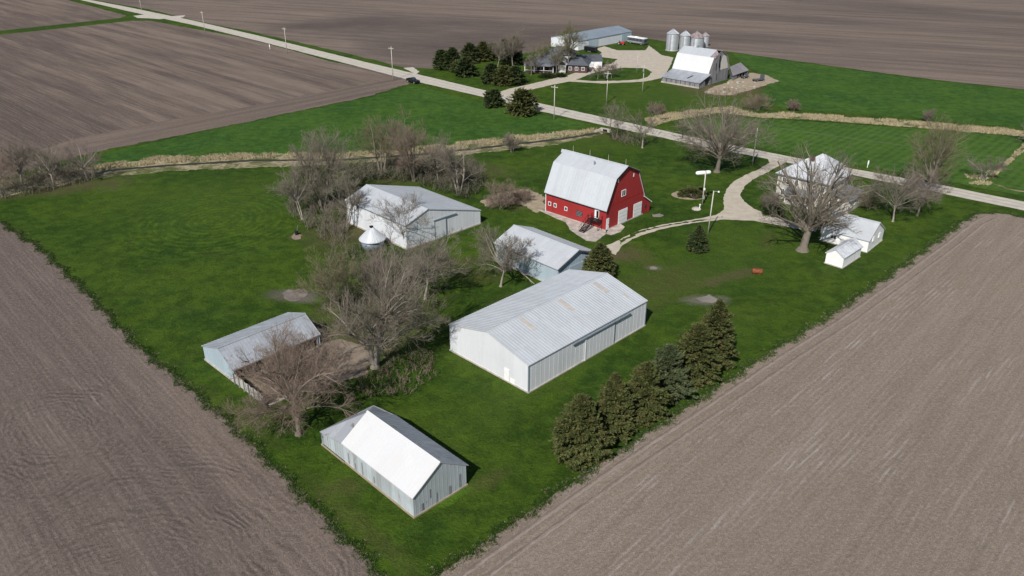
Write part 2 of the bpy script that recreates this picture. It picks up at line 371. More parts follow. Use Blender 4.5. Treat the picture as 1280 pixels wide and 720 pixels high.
FL = world([(0, 277), (50, 310), (100, 357), (170, 430), (240, 487), (300, 540), (400, 640), (480, 722)])
sl = (FL[-1][0] - FL[-3][0], FL[-1][1] - FL[-3][1]); q = math.hypot(*sl); sl = (sl[0]/q, sl[1]/q)
c0 = (FL[-1][0] + sl[0] * 3, FL[-1][1] + sl[1] * 3)
a1 = at(66, 533); a2 = at(150, 760)
M['soil_l'] = m_soil('disked soil left', R_(-47), (.158, .124, .106), (.240, .193, .162), (.112, .088, .080), row=.6, rows_amt=.35, patch=.6, con=1.0,
                     arcs=[(a1[0], a1[1], 1, 13, .8, 1.5), (a2[0], a2[1], 4, 25, .85, 1.2)])
sheet('field', FL + [c0, (c0[0] - 60, c0[1] - 70), (-400, -100), (-400, FL[0][1] + 60), (FL[0][0] - 60, FL[0][1] + 45)], .02, M['soil_l'], amp=.22, step=.45)
FR = world([(543, 722), (600, 682), (690, 620), (760, 572), (880, 495), (960, 442), (1040, 393), (1110, 345), (1180, 295), (1205, 275), (1222, 267), (1245, 265), (1290, 274)])
sheet('field', [(0.5, 38.0)] + FR + [(220, FR[-1][1] - 62), (420, 80), (420, -200), (20, -200), (-25, 10)], .02, M['soil_r'], amp=.22, step=.45)
FM = world([(-60, 232), (0, 222), (123, 188.5), (230, 168), (320, 149.5), (460, 120), (512, 104), (505, 96), (492, 92), (413, 77), (318, 50), (188, 26), (165, 26), (0, 43.5), (-60, 50)])
ang = lambda p, q: math.atan2(at(*q)[1] - at(*p)[1], at(*q)[0] - at(*p)[0])
M['soil_m'] = m_soil('disked soil middle', ang((0, 90), (130, 145)), (.100, .077, .068), (.225, .177, .143), (.082, .064, .058), rows_amt=.1, patch=.6, con=1.7)
sheet('field', FM, .02, M['soil_m'], amp=.3, step=1.5)
M['soil_h'] = m_soil('headland soil', ang((123, 188), (460, 120)), (.118, .092, .079), (.215, .170, .138), (.100, .078, .070), rows_amt=.1, patch=.5, con=1.3)
sheet('field_headland', world([(60, 204), (123, 189), (230, 168.5), (320, 150), (460, 120.5), (511, 104.5), (505, 97), (440, 108), (320, 131), (200, 152), (100, 172), (40, 190)]), .03, M['soil_h'], amp=.8, step=1.5)
FT = world([(-60, 47), (0, 38.5), (150, 22.5), (158, 19.5), (84, 0)]) + [at(10, -20), (-700, 900), (-900, 500)]
sheet('field', FT, .02, M['soil_m'], amp=.4, step=3)
FF = world([(118, 0), (188, 12), (250, 27), (317, 40), (430, 66), (503, 84), (545, 86), (560, 87), (600, 78), (640, 70), (672, 64), (690, 57), (705, 38), (750, 40), (810, 48.5), (910, 64.5), (1054, 84.5), (1167, 99.5), (1290, 113)]) + [(900, 240), (2200, 900), (1500, 3800), (-2500, 3800), (-1200, 1500)]
M['soil_f'] = m_soil('disked soil beyond road', ang((560, 20), (1000, 45)), (.120, .094, .080), (.225, .180, .148), (.072, .057, .054), rows_amt=.1, patch=1.0, con=1.5, iso_s=.0055)
sheet('field', FF, .02, M['soil_f'], amp=.5, step=4)
HF = world([(845, 150), (950, 148), (1108, 158), (1290, 173), (1290, 247), (1180, 226), (1060, 204), (960, 187), (915, 178)])
sheet('hayfield', HF, .02, M['hay'], amp=.3, step=3)
sheet('pasture', world([(915, 66), (1054, 86), (1167, 101), (1290, 114.5), (1290, 160), (1185, 152), (1090, 143), (977, 136), (950, 120), (965, 98), (930, 80)]), .012, M['grass_far'], amp=.2, step=3)
sheet('pasture', world([(135, 190), (320, 151), (460, 122), (515, 106), (600, 128), (740, 156), (700, 166), (640, 171), (527, 184), (420, 193), (320, 192), (202, 196), (140, 205), (110, 206)]), .012, M['grass_far'], amp=.2, step=3)
# road
up_ = [(97, -3), (160, 9), (240, 25.5), (320, 44), (460, 78.5), (520, 92.5), (610, 114), (680, 130.5), (780, 152.5), (880, 174.5), (962, 191), (1060, 210), (1180, 232.2), (1290, 254.5)]
lo_ = [(1290, 265.5), (1169, 240.4), (1060, 217.8), (960, 199), (880, 183.5), (770, 160), (672, 138.5), (607, 122), (505, 98.5), (460, 86.5), (320, 50.5), (240, 31), (160, 14), (88, -3)]
ext1 = at(1290, 260)
A0, A1 = at(92, -3), at(160, 11.5); dd = ((A0[0]-A1[0]), (A0[1]-A1[1])); q = math.hypot(*dd); dd = (dd[0]/q, dd[1]/q)
B0, B1 = at(1290, 260), at(1180, 236.5); de = ((B0[0]-B1[0]), (B0[1]-B1[1])); q = math.hypot(*de); de = (de[0]/q, de[1]/q)
PU, PL = world(up_), world(lo_)
road = [(PU[0][0] + dd[0]*900, PU[0][1] + dd[1]*900)] + PU + [(PU[-1][0] + de[0]*400, PU[-1][1] + de[1]*400), (PL[0][0] + de[0]*400, PL[0][1] + de[1]*400)] + PL + [(PL[-1][0] + dd[0]*900, PL[-1][1] + dd[1]*900)]
kr = NT('pale gravel road', .95, 0, .12)
sheet('road', road, .06, M['road'], amp=.12, step=2)
# wheel tracks of the road: slightly browner strips
def offset_strip(name, frac, wid, z, mat, i0=0, i1=None):
    n = len(PU); L = list(reversed(PL)); a = []; b = []
    for i in range(n):
        j = min(i, n - 1); u = Vector(PU[j]); l = Vector(L[j]); d = (u - l); w = d.length; c = l + d * frac; d = d / w
        a.append(tuple(c + d * wid / 2)); b.append(tuple(c - d * wid / 2))
    sheet(name, a + b[::-1], z, mat, amp=.15, step=2.0)
M['rut'] = m_gravel('worn wheel track', (.34, .30, .26), (.46, .42, .36))
for fr in (.32, .68): offset_strip('wheel_track', fr, .7, .065, M['rut'])
# drives
D1 = [(958, 196), (962, 203), (950, 211), (932, 218.5), (917, 227), (908, 236.5), (904.5, 248), (905, 262), (895, 269), (865, 275), (825, 281.5), (800, 288), (784, 295), (768, 303), (752, 309), (760, 315), (770, 319),
      (776, 309), (790, 299), (825, 287), (865, 279), (905, 274.5), (942, 276), (985, 284), (1020, 290), (1022, 284), (985, 277), (965, 270), (942, 261), (930, 252), (925, 244), (931, 232.5), (943, 223.5), (958, 216), (972, 208.5), (984, 202)]
sheet('driveway', world(D1), .04, M['drive'], amp=.13, step=.8)
sheet('median_grass', world([(900, 272), (870, 277), (828, 283.5), (800, 291), (780, 302), (776, 306), (774, 301), (795, 290.5), (828, 282.5), (865, 276.5)]), .05, M['grass'], amp=.3, step=.6)
sheet('driveway', world([(622, 116), (636, 111), (655, 107), (710, 94), (735, 86), (745, 72), (752, 66), (746, 61), (755, 58), (772, 63), (807, 63), (811, 57), (827, 69), (842, 72), (838, 82), (830, 97), (806, 102), (755, 104.5), (712, 102), (690, 106), (665, 112), (645, 118), (640, 126)]), .04, M['drive'], amp=.2, step=1)
sheet('grass_island', world([(720, 99.5), (745, 90), (780, 84.5), (806, 85.5), (815, 90), (810, 96), (798, 99.5), (775, 101), (740, 101.5)]), .05, M['grass'], amp=.25, step=1.2)
sheet('grass_island', world([(748, 71), (772, 74), (764, 80), (747, 82)]), .05, M['grass'], amp=.25, step=1.2)
sheet('field_entrance', world([(504, 85), (516, 84), (524, 89), (520, 93)]), .045, M['road'], amp=.3, step=1)
sheet('field_entrance', world([(166, 20), (190, 17), (205, 21), (232, 19), (228, 22), (200, 24), (186, 23), (172, 22.5)]), .045, M['road'], amp=.3, step=2)
# bare patches
for nm, pts, mt in [
    ('ash_patch', [(352, 366), (360, 362), (374, 361), (384, 364), (380, 372), (368, 377), (356, 374)], 'ash'),
    ('gravel_patch', [(870, 373), (878, 371), (886, 368), (893, 372), (899, 377), (890, 379), (878, 378)], 'stone_patch'),
    ('gravel_patch', [(812, 334), (817, 333), (822, 335), (820, 337), (813, 337)], 'stone_patch'),
    ('dirt_patch', [(815, 268), (824, 267), (830, 269), (824, 271.5), (816, 271)], 'stone_patch'),
    ('dirt_patch', [(364, 296), (370, 291), (378, 294), (376, 299), (366, 299)], 'dirt'),
    ('barnyard', [(398, 430), (425, 424), (452, 430), (470, 446), (452, 470), (430, 476), (400, 486), (370, 492), (335, 507), (326, 500), (305, 470), (350, 452)], 'dirt'),
    ('barn_yard_rubble', [(880, 116), (888, 110), (907, 104), (920, 94), (940, 91), (958, 94), (974, 101.5), (958, 106), (940, 112), (915, 119), (895, 119)], 'mud'),
    ('bank_clearing', [(600, 252), (625, 241), (660, 236), (680, 246), (682, 262), (670, 266), (652, 256), (630, 250), (606, 258)], 'mud'),
]: sheet(nm, world(pts), .03, M[mt], amp=.45, step=.7)
for pts in ([(672, 262), (682, 267), (707, 278), (712, 287), (722, 294), (733, 301), (745, 302), (757, 293), (760, 288), (756, 287), (720, 276), (682, 264)],
            [(757, 288), (762, 284), (775, 280), (781, 284), (776, 290), (764, 294), (757, 292)]):
    P = ragged(world(pts), .8, .1); m_ = MB(); 
    m_.poly_prism(P if True else P, -.05, .09); o = m_.build('concrete_apron', M['concrete']); tag(o, kind='structure')
# creek
cu = [(-60, 240), (20, 224), (90, 212), (137, 205.5), (202, 196.5), (320, 192.5), (420, 192.5), (470, 190), (527, 184.5), (600, 176), (640, 171), (700, 166), (748, 161)]
cl_ = [(752, 168), (700, 180), (640, 187), (580, 193.5), (535, 200), (420, 206), (320, 209.5), (217, 214), (152, 219.5), (100, 226), (20, 243), (-60, 262)]
sheet('creek_bank', world(cu + cl_), .022, M['reed'], amp=.7, step=1)
ch_ = [(-60, 250), (60, 226), (144, 212.3), (217, 206.5), (320, 200.5), (420, 200.5), (535, 192.5), (582, 187.3), (640, 180.5), (702, 174), (750, 166)]
def ribbon(name, C, w, z, mat, amp=.2, step=1.5):
    P = world(C); a = []; b = []
    for i, p in enumerate(P):
        q0 = P[max(0, i-1)]; q1 = P[min(len(P)-1, i+1)]; d = Vector((q1[0]-q0[0], q1[1]-q0[1])).normalized(); n = Vector((-d.y, d.x)) * w / 2
        a.append((p[0]+n.x, p[1]+n.y)); b.append((p[0]-n.x, p[1]-n.y))
    return sheet(name, a + b[::-1], z, mat, amp, step)
ribbon('creek_water', ch_, 1.5, .03, M['water'], .25, 1.2)
eu = [(805, 149), (835, 142), (870, 138), (912, 134), (950, 142.5), (977, 141), (1090, 148), (1185, 156), (1290, 164)]
el = [(1290, 171.5), (1190, 163.5), (1108, 156.5), (1000, 149), (950, 147), (900, 141), (860, 147), (835, 152), (815, 158)]
sheet('creek_bank', world(eu + el), .022, M['reed'], amp=.7, step=1)
ribbon('creek_water', [(800, 151), (835, 148), (870, 142), (905, 137)], .9, .03, M['water'])
ribbon('hay_track', [(925, 152), (1000, 164), (1100, 178), (1200, 191), (1290, 203)], .8, .026, m_plain('pale mown track', (.07, .115, .035), .9), .2, 2)
ribbon('ditch_line', [(1290, 170), (1270, 192), (1250, 212), (1235, 222)], .9, .026, M['reed'], .4, 1.5)
ribbon('ditch_line', [(1235, 228), (1260, 236), (1290, 242)], .8, .026, M['reed'], .4, 1.5)

# ------------------------------------------------------------------ vegetation generators (numpy)
def norm(a): return a / np.maximum(1e-9, np.linalg.norm(a, axis=-1, keepdims=True))
def poly_branches(rg, P, Dr, Ln, k, wob, up):
    pts = [P]; d = norm(Dr); p = P
    for i in range(k):
        d = norm(d + rg.normal(0, wob, d.shape) + np.array([0, 0, 1]) * up)
        p = p + d * (Ln / k)[:, None]; pts.append(p)
    return np.stack(pts, 1)
def tubes(pl, r0, r1, sides):
    n, k1, _ = pl.shape; t = np.linspace(0, 1, k1)[None, :]
    rad = r0[:, None] * (1 - t) + r1[:, None] * t
    d = norm(pl[:, -1] - pl[:, 0]); ref = np.where(np.abs(d[:, 2:3]) < .8, np.array([[0, 0, 1.]]), np.array([[1., 0, 0]]))
    u = norm(np.cross(d, ref)); v = np.cross(d, u)
    a = np.arange(sides) * 2 * np.pi / sides
    ring = np.cos(a)[None, :, None] * u[:, None, :] + np.sin(a)[None, :, None] * v[:, None, :]
    V = pl[:, :, None, :] + rad[:, :, None, None] * ring[:, None, :, :]
    base = (np.arange(n) * k1 * sides)[:, None, None]; j = (np.arange(k1 - 1) * sides)[None, :, None]; s = np.arange(sides)[None, None, :]; s2 = (s + 1) % sides
    F = np.stack([base + j + s, base + j + s2, base + j + sides + s2, base + j + sides + s], -1).reshape(-1, 4)
    return V.reshape(-1, 3), F
def np_mesh(name, VF, mat, parent=None, smooth=False):
    off = 0; Vs = []; Fs = []
    for V, F in VF: Vs.append(V); Fs.append(F + off); off += len(V)
    V = np.concatenate(Vs); F = np.concatenate(Fs)
    me = bpy.data.meshes.new(name); me.vertices.add(len(V)); me.vertices.foreach_set('co', V.astype(np.float32).ravel())
    me.loops.add(F.size); me.loops.foreach_set('vertex_index', F.astype(np.int32).ravel())
    me.polygons.add(len(F)); me.polygons.foreach_set('loop_start', (np.arange(len(F)) * F.shape[1]).astype(np.int32))
    me.update(); me.validate()
    return link_mesh(name, me, mat, parent, smooth)
def spawn(rg, pl, per, t0, t1, ang, anj, lenf, plen, shape=None):
    n, k1, _ = pl.shape; idx = np.repeat(np.arange(n), per); m = len(idx)
    t = rg.uniform(t0, t1, m); x = t * (k1 - 1); i = np.minimum(x.astype(int), k1 - 2); f = (x - i)[:, None]
    P = pl[idx, i] * (1 - f) + pl[idx, i + 1] * f; d = norm(pl[idx, i + 1] - pl[idx, i])
    r = norm(np.cross(d, rg.normal(size=(m, 3)))); a = (ang + rg.normal(0, anj, m))[:, None]
    D = d * np.cos(a) + r * np.sin(a)
    L = plen[idx] * lenf * (1.15 - .6 * t) * rg.uniform(.7, 1.25, m)
    return P, D, L, idx, t
def bare_tree(name, label, cat, loc, H, spread, seed, stems=1, trunk_r=.35, fork=.22, limbs=8, n2=8, n3=7, n4=5, rise=.5, bark='bark', twig='twig', group=None, droop=0.0, lean=(0, 0), tw=.014, low=-.72, dens=1.0):
    rg = np.random.default_rng(seed); t = thing(name, label, cat, (*loc, 0), 0, group)
    TR = []; CR = []
    hw = spread / 2 * 1.16; tw = tw * .72; n4 = n4 + 1 if n4 else 0
    # trunk(s)
    n = stems; az = rg.uniform(0, 6.28, n); inc = (.12 if n == 1 else .28)
    D = np.stack([np.cos(az) * inc + lean[0], np.sin(az) * inc + lean[1], np.ones(n)], 1)
    L0 = np.full(n, H * (.80 if rise > .6 else .42)) * rg.uniform(.85, 1.1, n)
    P = np.stack([np.cos(az) * .3 * (n > 1), np.sin(az) * .3 * (n > 1), np.zeros(n) - .1], 1)
    p0 = poly_branches(rg, P, D, L0, 7, .05, .02)
    r0 = np.full(n, trunk_r * (1 if n == 1 else .62)); TR.append(tubes(p0, r0, r0 * .45, 9))
    # root flare
    pf = np.stack([P + [0, 0, -.1], P + norm(D) * H * .045], 1); TR.append(tubes(pf, r0 * 1.7, r0 * 1.0, 9))
    m = int(limbs * 1.5); i1 = rg.integers(0, n, m); zb = fork * H * .75; zc = (zb + H) / 2
    a1_ = np.arange(m) * 2.399 + rg.uniform(-.5, .5, m); cz = rg.uniform(low, .98, m); cr = np.sqrt(1 - cz ** 2); rr_ = rg.uniform(.55, .97, m)
    if n > 1: a1_ = az[i1] + rg.uniform(-1.7, 1.7, m)
    tgt = np.stack([np.cos(a1_) * hw * cr * rr_ , np.sin(a1_) * hw * cr * rr_, zc + (H - zb) / 2 * cz * rr_], 1) + np.array([lean[0], lean[1], 0]) * H
    sh = fork * H + (tgt[:, 2] - fork * H) * (.42 if rise > .6 else .22) - .10 * H * rg.uniform(0, 1, m) * (rise > .6); sh = np.maximum(sh, fork * H * rg.uniform(.75, 1.0, m))
    tq = np.clip(sh / (p0[i1, -1, 2] + .1), .04, .97) * 7; iq = np.minimum(tq.astype(int), 6); fq = (tq - iq)[:, None]
    P1 = p0[i1, iq] * (1 - fq) + p0[i1, iq + 1] * fq
    vec = tgt - P1; L1 = np.linalg.norm(vec, axis=1) * 1.06
    Dd = norm(norm(vec) + np.array([0, 0, .22 if droop == 0 else .3]))
    p1 = poly_branches(rg, P1, Dd, L1, 6, .10, -.05 if droop == 0 else -.09)
    droop_ = droop
    r1 = r0[i1] * .42 * rg.uniform(.6, 1.15, m) * np.clip(L1 / (hw + .1), .5, 1.3); TR.append(tubes(p1, r1, r1 * .22, 6))
    P2, D2_, L2, i2, _ = spawn(rg, p1, n2, .2, 1, .75, .2, .5, L1)
    p2 = poly_branches(rg, P2, D2_, L2, 4, .14, .10 - droop); r2 = r1[i2] * .35; CR.append(tubes(p2, np.maximum(r2, .03), np.full(len(r2), tw * 1.3), 4))
    P3, D3_, L3, i3, _ = spawn(rg, p2, n3, .15, 1, .7, .25, .52, L2)
    p3 = poly_branches(rg, P3, D3_, L3, 3, .16, .12 - droop); CR.append(tubes(p3, np.full(len(P3), tw * 1.5), np.full(len(P3), tw * .8), 3))
    if n4:
        P4, D4_, L4, i4, _ = spawn(rg, p3, n4, .15, 1, .6, .25, .62, L3)
        p4 = poly_branches(rg, P4, D4_, np.maximum(L4, .35), 2, .15, .12 - droop); CR.append(tubes(p4, np.full(len(P4), tw), np.full(len(P4), tw * .5), 3))
    np_mesh('trunk', TR, M[bark], t, True); np_mesh('crown', CR, M[twig], t)
    return t
def leafquads(P, D, size, rg, flat=.6):
    n = len(P); up = norm(rg.normal(size=(n, 3)) * flat + np.array([0, 0, 1])); s = norm(np.cross(D, up)); w = s * size[:, None] * .32; l = norm(D) * size[:, None]
    V = np.stack([P - w, P + w, P + l + w * .35, P + l - w * .35], 1).reshape(-1, 3)
    return V, np.arange(n * 4).reshape(n, 4)
def conifer(name, label, loc, H, Rd, seed, mat='needle', group=None, nb=520, per=34, tip=1.0, base=.03, pw=.85, leaf=.42, ragged_=.25):
    rg = np.random.default_rng(seed); t = thing(name, label, 'tree', (*loc, 0), rg.uniform(0, 6), group)
    MB().tube((0, 0, -.1), (0, 0, H * .92), Rd * .07 + .05, .03, 8).build('trunk', M['bark'], t, True)
    u = rg.uniform(0, 1, nb) ** 1.25; h = base * H + u * H * (.97 - base)
    az = rg.uniform(0, 2 * np.pi, nb)
    lob = 1 + ragged_ * (np.sin(az * 3 + seed + h * .9) * .4 + np.sin(az * 5 + h * 2.1 + seed) * .3 + rg.normal(0, .35, nb))
    env = (1 - u) ** pw * (1 - np.exp(-(u + .06) * 14)); Lb = np.maximum(.25, Rd * env * lob)
    el = .35 + .7 * u - .2 * (1 - u)
    Dd = np.stack([np.cos(az) * np.cos(el), np.sin(az) * np.cos(el), np.sin(el)], 1)
    P0 = np.stack([np.zeros(nb), np.zeros(nb), h], 1)
    pl = poly_branches(rg, P0, Dd, Lb, 4, .06, -.06)
    VF = [tubes(pl, np.full(nb, .04), np.full(nb, .015), 3)]
    idx = np.repeat(np.arange(nb), per); m = len(idx); tt = rg.uniform(.3, 1.03, m) ** .6
    x = np.clip(tt, 0, .9999) * 4; i = x.astype(int); f = (x - i)[:, None]
    P = pl[idx, i] * (1 - f) + pl[idx, i + 1] * f; d = norm(pl[idx, i + 1] - pl[idx, i])
    side = norm(np.cross(d, np.array([0, 0, 1.]))) * rg.normal(0, 1, m)[:, None]
    P = P + side * (np.minimum(Lb[idx], 2.2) * .11 * (1.25 - tt))[:, None] + rg.normal(0, .05, (m, 3)) - np.array([0, 0, 1.]) * np.abs(rg.normal(0, .09, m))[:, None]
    D = norm(d + side * .6 + rg.normal(0, .3, (m, 3)) + np.array([0, 0, -.15]))
    VF.append(leafquads(P, D, leaf * rg.uniform(.6, 1.2, m) * (1 - .3 * u[idx]), rg))
    # dense inner needles
    mi = nb * 6; ui = rg.uniform(0, .95, mi); hi = base * H + ui * H * (.95 - base); ai = rg.uniform(0, 6.283, mi); ri = Rd * (1 - ui) ** pw * rg.uniform(.1, .62, mi)
    Pi = np.stack([np.cos(ai) * ri, np.sin(ai) * ri, hi], 1); Di = norm(np.stack([np.cos(ai), np.sin(ai), rg.normal(0, .4, mi)], 1))
    VF.append(leafquads(Pi, Di, leaf * rg.uniform(1.1, 1.8, mi), rg))
    np_mesh('crown', VF, M[mat], t); return t
def in_poly(P, x, y):
    c = False; n = len(P); j = n - 1
    for i in range(n):
        if (P[i][1] > y) != (P[j][1] > y) and x < (P[j][0]-P[i][0]) * (y-P[i][1]) / (P[j][1]-P[i][1]) + P[i][0]: c = not c
        j = i
    return c
def scatter(P, n, rng):
    xs = [p[0] for p in P]; ys = [p[1] for p in P]; o = []
    while len(o) < n:
        x, y = rng.uniform(min(xs), max(xs)), rng.uniform(min(ys), max(ys))
        if in_poly(P, x, y): o.append((x, y, 0))
    return np.array(o)
def thicket(name, label, pts, n, h, seed, mat, leaves=0, leafmat='leaf', n2=6):
    rng = random.Random(seed); rg = np.random.default_rng(seed); n = int(n * .72)
    P = scatter(world(pts), n, rng); D = norm(rg.normal(size=(n, 3)) * np.array([.45, .45, .1]) + np.array([0, 0, 1]))
    L = rg.uniform(.5, 1.1, n) * h; pl = poly_branches(rg, P, D, L, 4, .15, .05)
    VF = [tubes(pl, np.full(n, .035), np.full(n, .012), 3)]
    P2, D2_, L2, i2, _ = spawn(rg, pl, n2, .2, 1, .7, .25, .5, L); p2 = poly_branches(rg, P2, D2_, L2, 3, .2, .05); VF.append(tubes(p2, np.full(len(P2), .014), np.full(len(P2), .008), 3))
    P3, D3_, L3, i3, _ = spawn(rg, p2, 3, .2, 1, .7, .25, .6, L2); p3 = poly_branches(rg, P3, D3_, L3, 2, .2, .05); VF.append(tubes(p3, np.full(len(P3), .010), np.full(len(P3), .006), 3))
    o = np_mesh(name, VF, M[mat]); tag(o, label, 'undergrowth', kind='stuff')
    if leaves:
        ii = rg.integers(0, n, leaves); f = rg.uniform(.05, .95, leaves); k = (f * 4).astype(int)
        Q = pl[ii, k] + rg.normal(0, .45, (leaves, 3)); Q[:, 2] = np.abs(Q[:, 2]) * .8
        o2 = np_mesh('leafy_undergrowth', [leafquads(Q, norm(rg.normal(size=(leaves, 3))), rg.uniform(.16, .32, leaves), rg, 1)], M[leafmat])
        tag(o2, label.replace('bare', 'dark leafy'), 'undergrowth', kind='stuff')
def reeds(name, label, pts, n, h, seed, mat='reedblade'):
    rng = random.Random(seed); rg = np.random.default_rng(seed)
    P = scatter(world(pts), int(n * 1.6), rng); q_ = np.sin(P[:, 0] * .9 + seed) + np.sin(P[:, 1] * 1.3) + np.sin(P[:, 0] * .31 + P[:, 1] * .47) + rg.normal(0, .8, len(P)); P = P[q_ > .15]; P = np.repeat(P, 5, 0); m = len(P); P = P + rg.normal(0, .16, (m, 3)) * np.array([1, 1, 0])
    D = norm(rg.normal(0, .35, (m, 3)) * np.array([1, 1, 0]) + np.array([0, 0, 1])); s = norm(np.cross(D, rg.normal(size=(m, 3)))) * .06
    H = rg.uniform(.5, 1.2, m)[:, None] * h
    V = np.stack([P - s, P + s, P + D * H + s * .2, P + D * H - s * .2], 1).reshape(-1, 3)
    o = np_mesh(name, [(V, np.arange(m * 4).reshape(m, 4))], M[mat]); tag(o, label, 'dead grass', kind='stuff')

# ------------------------------------------------------------------ building helpers
def lerp_prof(prof, y):
    for (a, za), (b, zb) in zip(prof, prof[1:]):
        if a <= y <= b: return za + (zb - za) * (y - a) / (b - a)
    return prof[-1][1]
def end_wall(mb, x, prof, z0, out, step, th=.1, w=.07, d=.016, skip=()):
    """pentagon wall at x (outer face), thickness inward; out=+1/-1"""
    pts = [(prof[0][0], z0)] + list(prof) + [(prof[-1][0], z0)]
    n = len(pts); k = len(mb.v); xi = x - out * th
    mb.v += [(x, y, z) for y, z in pts] + [(xi, y, z) for y, z in pts]
    mb.f += [tuple(range(k, k+n)), tuple(range(k+2*n-1, k+n-1, -1))] + [(k+i, k+(i+1) % n, k+n+(i+1) % n, k+n+i) for i in range(n)]
    y = prof[0][0] + step / 2
    while step and y < prof[-1][0]:
        z1 = min(lerp_prof(prof, y - w/2), lerp_prof(prof, min(y + w/2, prof[-1][0]))) - .02
        mb.box(min(x, x + out * d), y - w/2, z0, max(x, x + out * d), y + w/2, z1); y += step
def side_wall(mb, x0, x1, y, z0, z1, out, step, th=.1, w=.07, d=.016):
    yi = y - out * th
    mb.box(x0, min(y, yi), z0, x1, max(y, yi), z1)
    x = x0 + step / 2
    while step and x < x1:
        mb.box(x - w/2, min(y, y + out * d), z0, x + w/2, max(y, y + out * d), z1 - .01); x += step
class Bld:
    def __init__(s, name, label, cat, o, yaw, L, Wd, wall, prof, roofm, oh=.25, rib=.9, roofrib=.6, wz=0.0, th=.14, found=None, open_y0=False, group=None, walls='all'):
        s.t = thing(name, label, cat, (*o, 0), R_(yaw), group); s.L = L; s.W = Wd; s.oh = oh; s.prof = prof
        # roof profile covers 0..W; walls sit in by oh
        s.wx0, s.wx1, s.wy0, s.wy1 = oh, L - oh, oh, Wd - oh
        ip = [(oh, lerp_prof(prof, oh) - th - .01)] + [(y, z - th - .01) for y, z in prof if oh < y < Wd - oh] + [(Wd - oh, lerp_prof(prof, Wd - oh) - th - .01)]
        s.ip = ip; mb = MB()
        end_wall(mb, s.wx0, ip, wz, -1, rib); end_wall(mb, s.wx1, ip, wz, 1, rib)
        if not open_y0: side_wall(mb, s.wx0 + .1, s.wx1 - .1, s.wy0, wz, ip[0][1], -1, rib)
        side_wall(mb, s.wx0 + .1, s.wx1 - .1, s.wy1, wz, ip[-1][1], 1, rib)
        s.wall = mb.build('wall', wall, s.t)
        s.roof = None
        if roofm is not None:
            rb = MB()
            for (a, za), (b, zb) in zip(prof, prof[1:]):
                c4 = ((0, a, za), (L, a, za), (L, b, zb), (0, b, zb)); rb.slab(*c4, th)
                if roofrib: rb.ribs((.0, a, za), (L, a, za), (L, b, zb), (.0, b, zb), roofrib, .07, .04)
            i = max(range(len(prof)), key=lambda j: prof[j][1]); ry, rz = prof[i]
            if 0 < i < len(prof) - 1:
                rb.slab((-.03, ry - .25, rz - .03), (L + .03, ry - .25, rz - .03), (L + .03, ry, rz + .07), (-.03, ry, rz + .07), .03)
                rb.slab((-.03, ry, rz + .071), (L + .03, ry, rz + .071), (L + .03, ry + .25, rz - .029), (-.03, ry + .25, rz - .029), .03)
            s.roof = rb.build('roof', roofm, s.t)
        if found:
            f = MB(); e = .12
            f.box(s.wx0 - e, s.wy0 - e, -.1, s.wx1 + e, s.wy0 + .0 - .001, found[0]); f.box(s.wx0 - e, s.wy1 + .001, -.1, s.wx1 + e, s.wy1 + e, found[0])
            f.box(s.wx0 - e, s.wy0, -.1, s.wx0 - .001, s.wy1, found[0]); f.box(s.wx1 + .001, s.wy0, -.1, s.wx1 + e, s.wy1, found[0])
            f.build('foundation', M[found[1]], s.t)
    def on(s, wall, u0, u1, z0, z1, name, mat, d0=.0, d1=.07, parent=None, mb=None):
        m = mb or MB()
        if wall == 'y0': m.box(u0, s.wy0 - d1, z0, u1, s.wy0 - d0, z1)
        if wall == 'y1': m.box(u0, s.wy1 + d0, z0, u1, s.wy1 + d1, z1)
        if wall == 'x0': m.box(s.wx0 - d1, u0, z0, s.wx0 - d0, u1, z1)
        if wall == 'x1': m.box(s.wx1 + d0, u0, z0, s.wx1 + d1, u1, z1)
        return None if mb else m.build(name, mat, parent or s.t)
    def window(s, wall, u0, u1, z0, z1, frame='white', pane='glass', bars=True):
        m = MB(); w = .1
        for a, b, c, d in ((u0, u1, z1 - w, z1), (u0, u1, z0, z0 + w), (u0, u0 + w, z0 + w, z1 - w), (u1 - w, u1, z0 + w, z1 - w)): s.on(wall, a, b, c, d, '', None, .001, .1, mb=m)
        if bars: s.on(wall, (u0+u1)/2 - .03, (u0+u1)/2 + .03, z0 + w, z1 - w, '', None, .062, .09, mb=m)
        f = m.build('window', M[frame], s.t)
        p = s.on(wall, u0 + w, u1 - w, z0 + w, z1 - w, 'pane', M[pane], .036, .06, s.t); p.parent = f
        return f
def gable(Wd, e0, r, e1, rf=.5): return [(0, e0), (Wd * rf, r), (Wd, e1)]

# ================================================================== BUILDINGS
# --- big machine shed
b = Bld('machine_shed', 'largest pale steel machine shed with ribbed roof and three discoloured roof panels', 'shed', (2.2, 89.4), 45.3, 26.3, 16.0,
        M['white_wall'], gable(16, 4.4, 6.4, 4.4), M['galv'], .12, .9, .52, found=(.18, 'found'))
dr = b.on('y0', 11.75, 18.3, .1, 3.85, 'sliding_door', M['white_wall'], .04, .10)
m = MB()
for i in range(9): m.box(11.9 + i * .78, b.wy0 - .115, .12, 11.97 + i * .78, b.wy0 - .101, 3.8)
m.build('rib', M['white_wall'], dr)
b.on('y0', 11.62, 11.82, .05, 4.0, 'door_post', M['white'], .13, .17); b.on('y0', 18.3, 18.42, .05, 4.0, 'door_post', M['galv_dark'], .04, .14)
m = MB(); m.box(8.8, b.wy0 - .32, 3.86, 21.9, b.wy0 - .11, 4.0); m.build('door_track', M['galv_dark'], b.t)
b.on('x0', 3.7, 4.65, .05, 2.05, 'door', M['white'], .036, .09); b.on('x0', 2.6, 3.6, .05, .9, 'door_panel', M['white'], .036, .07)
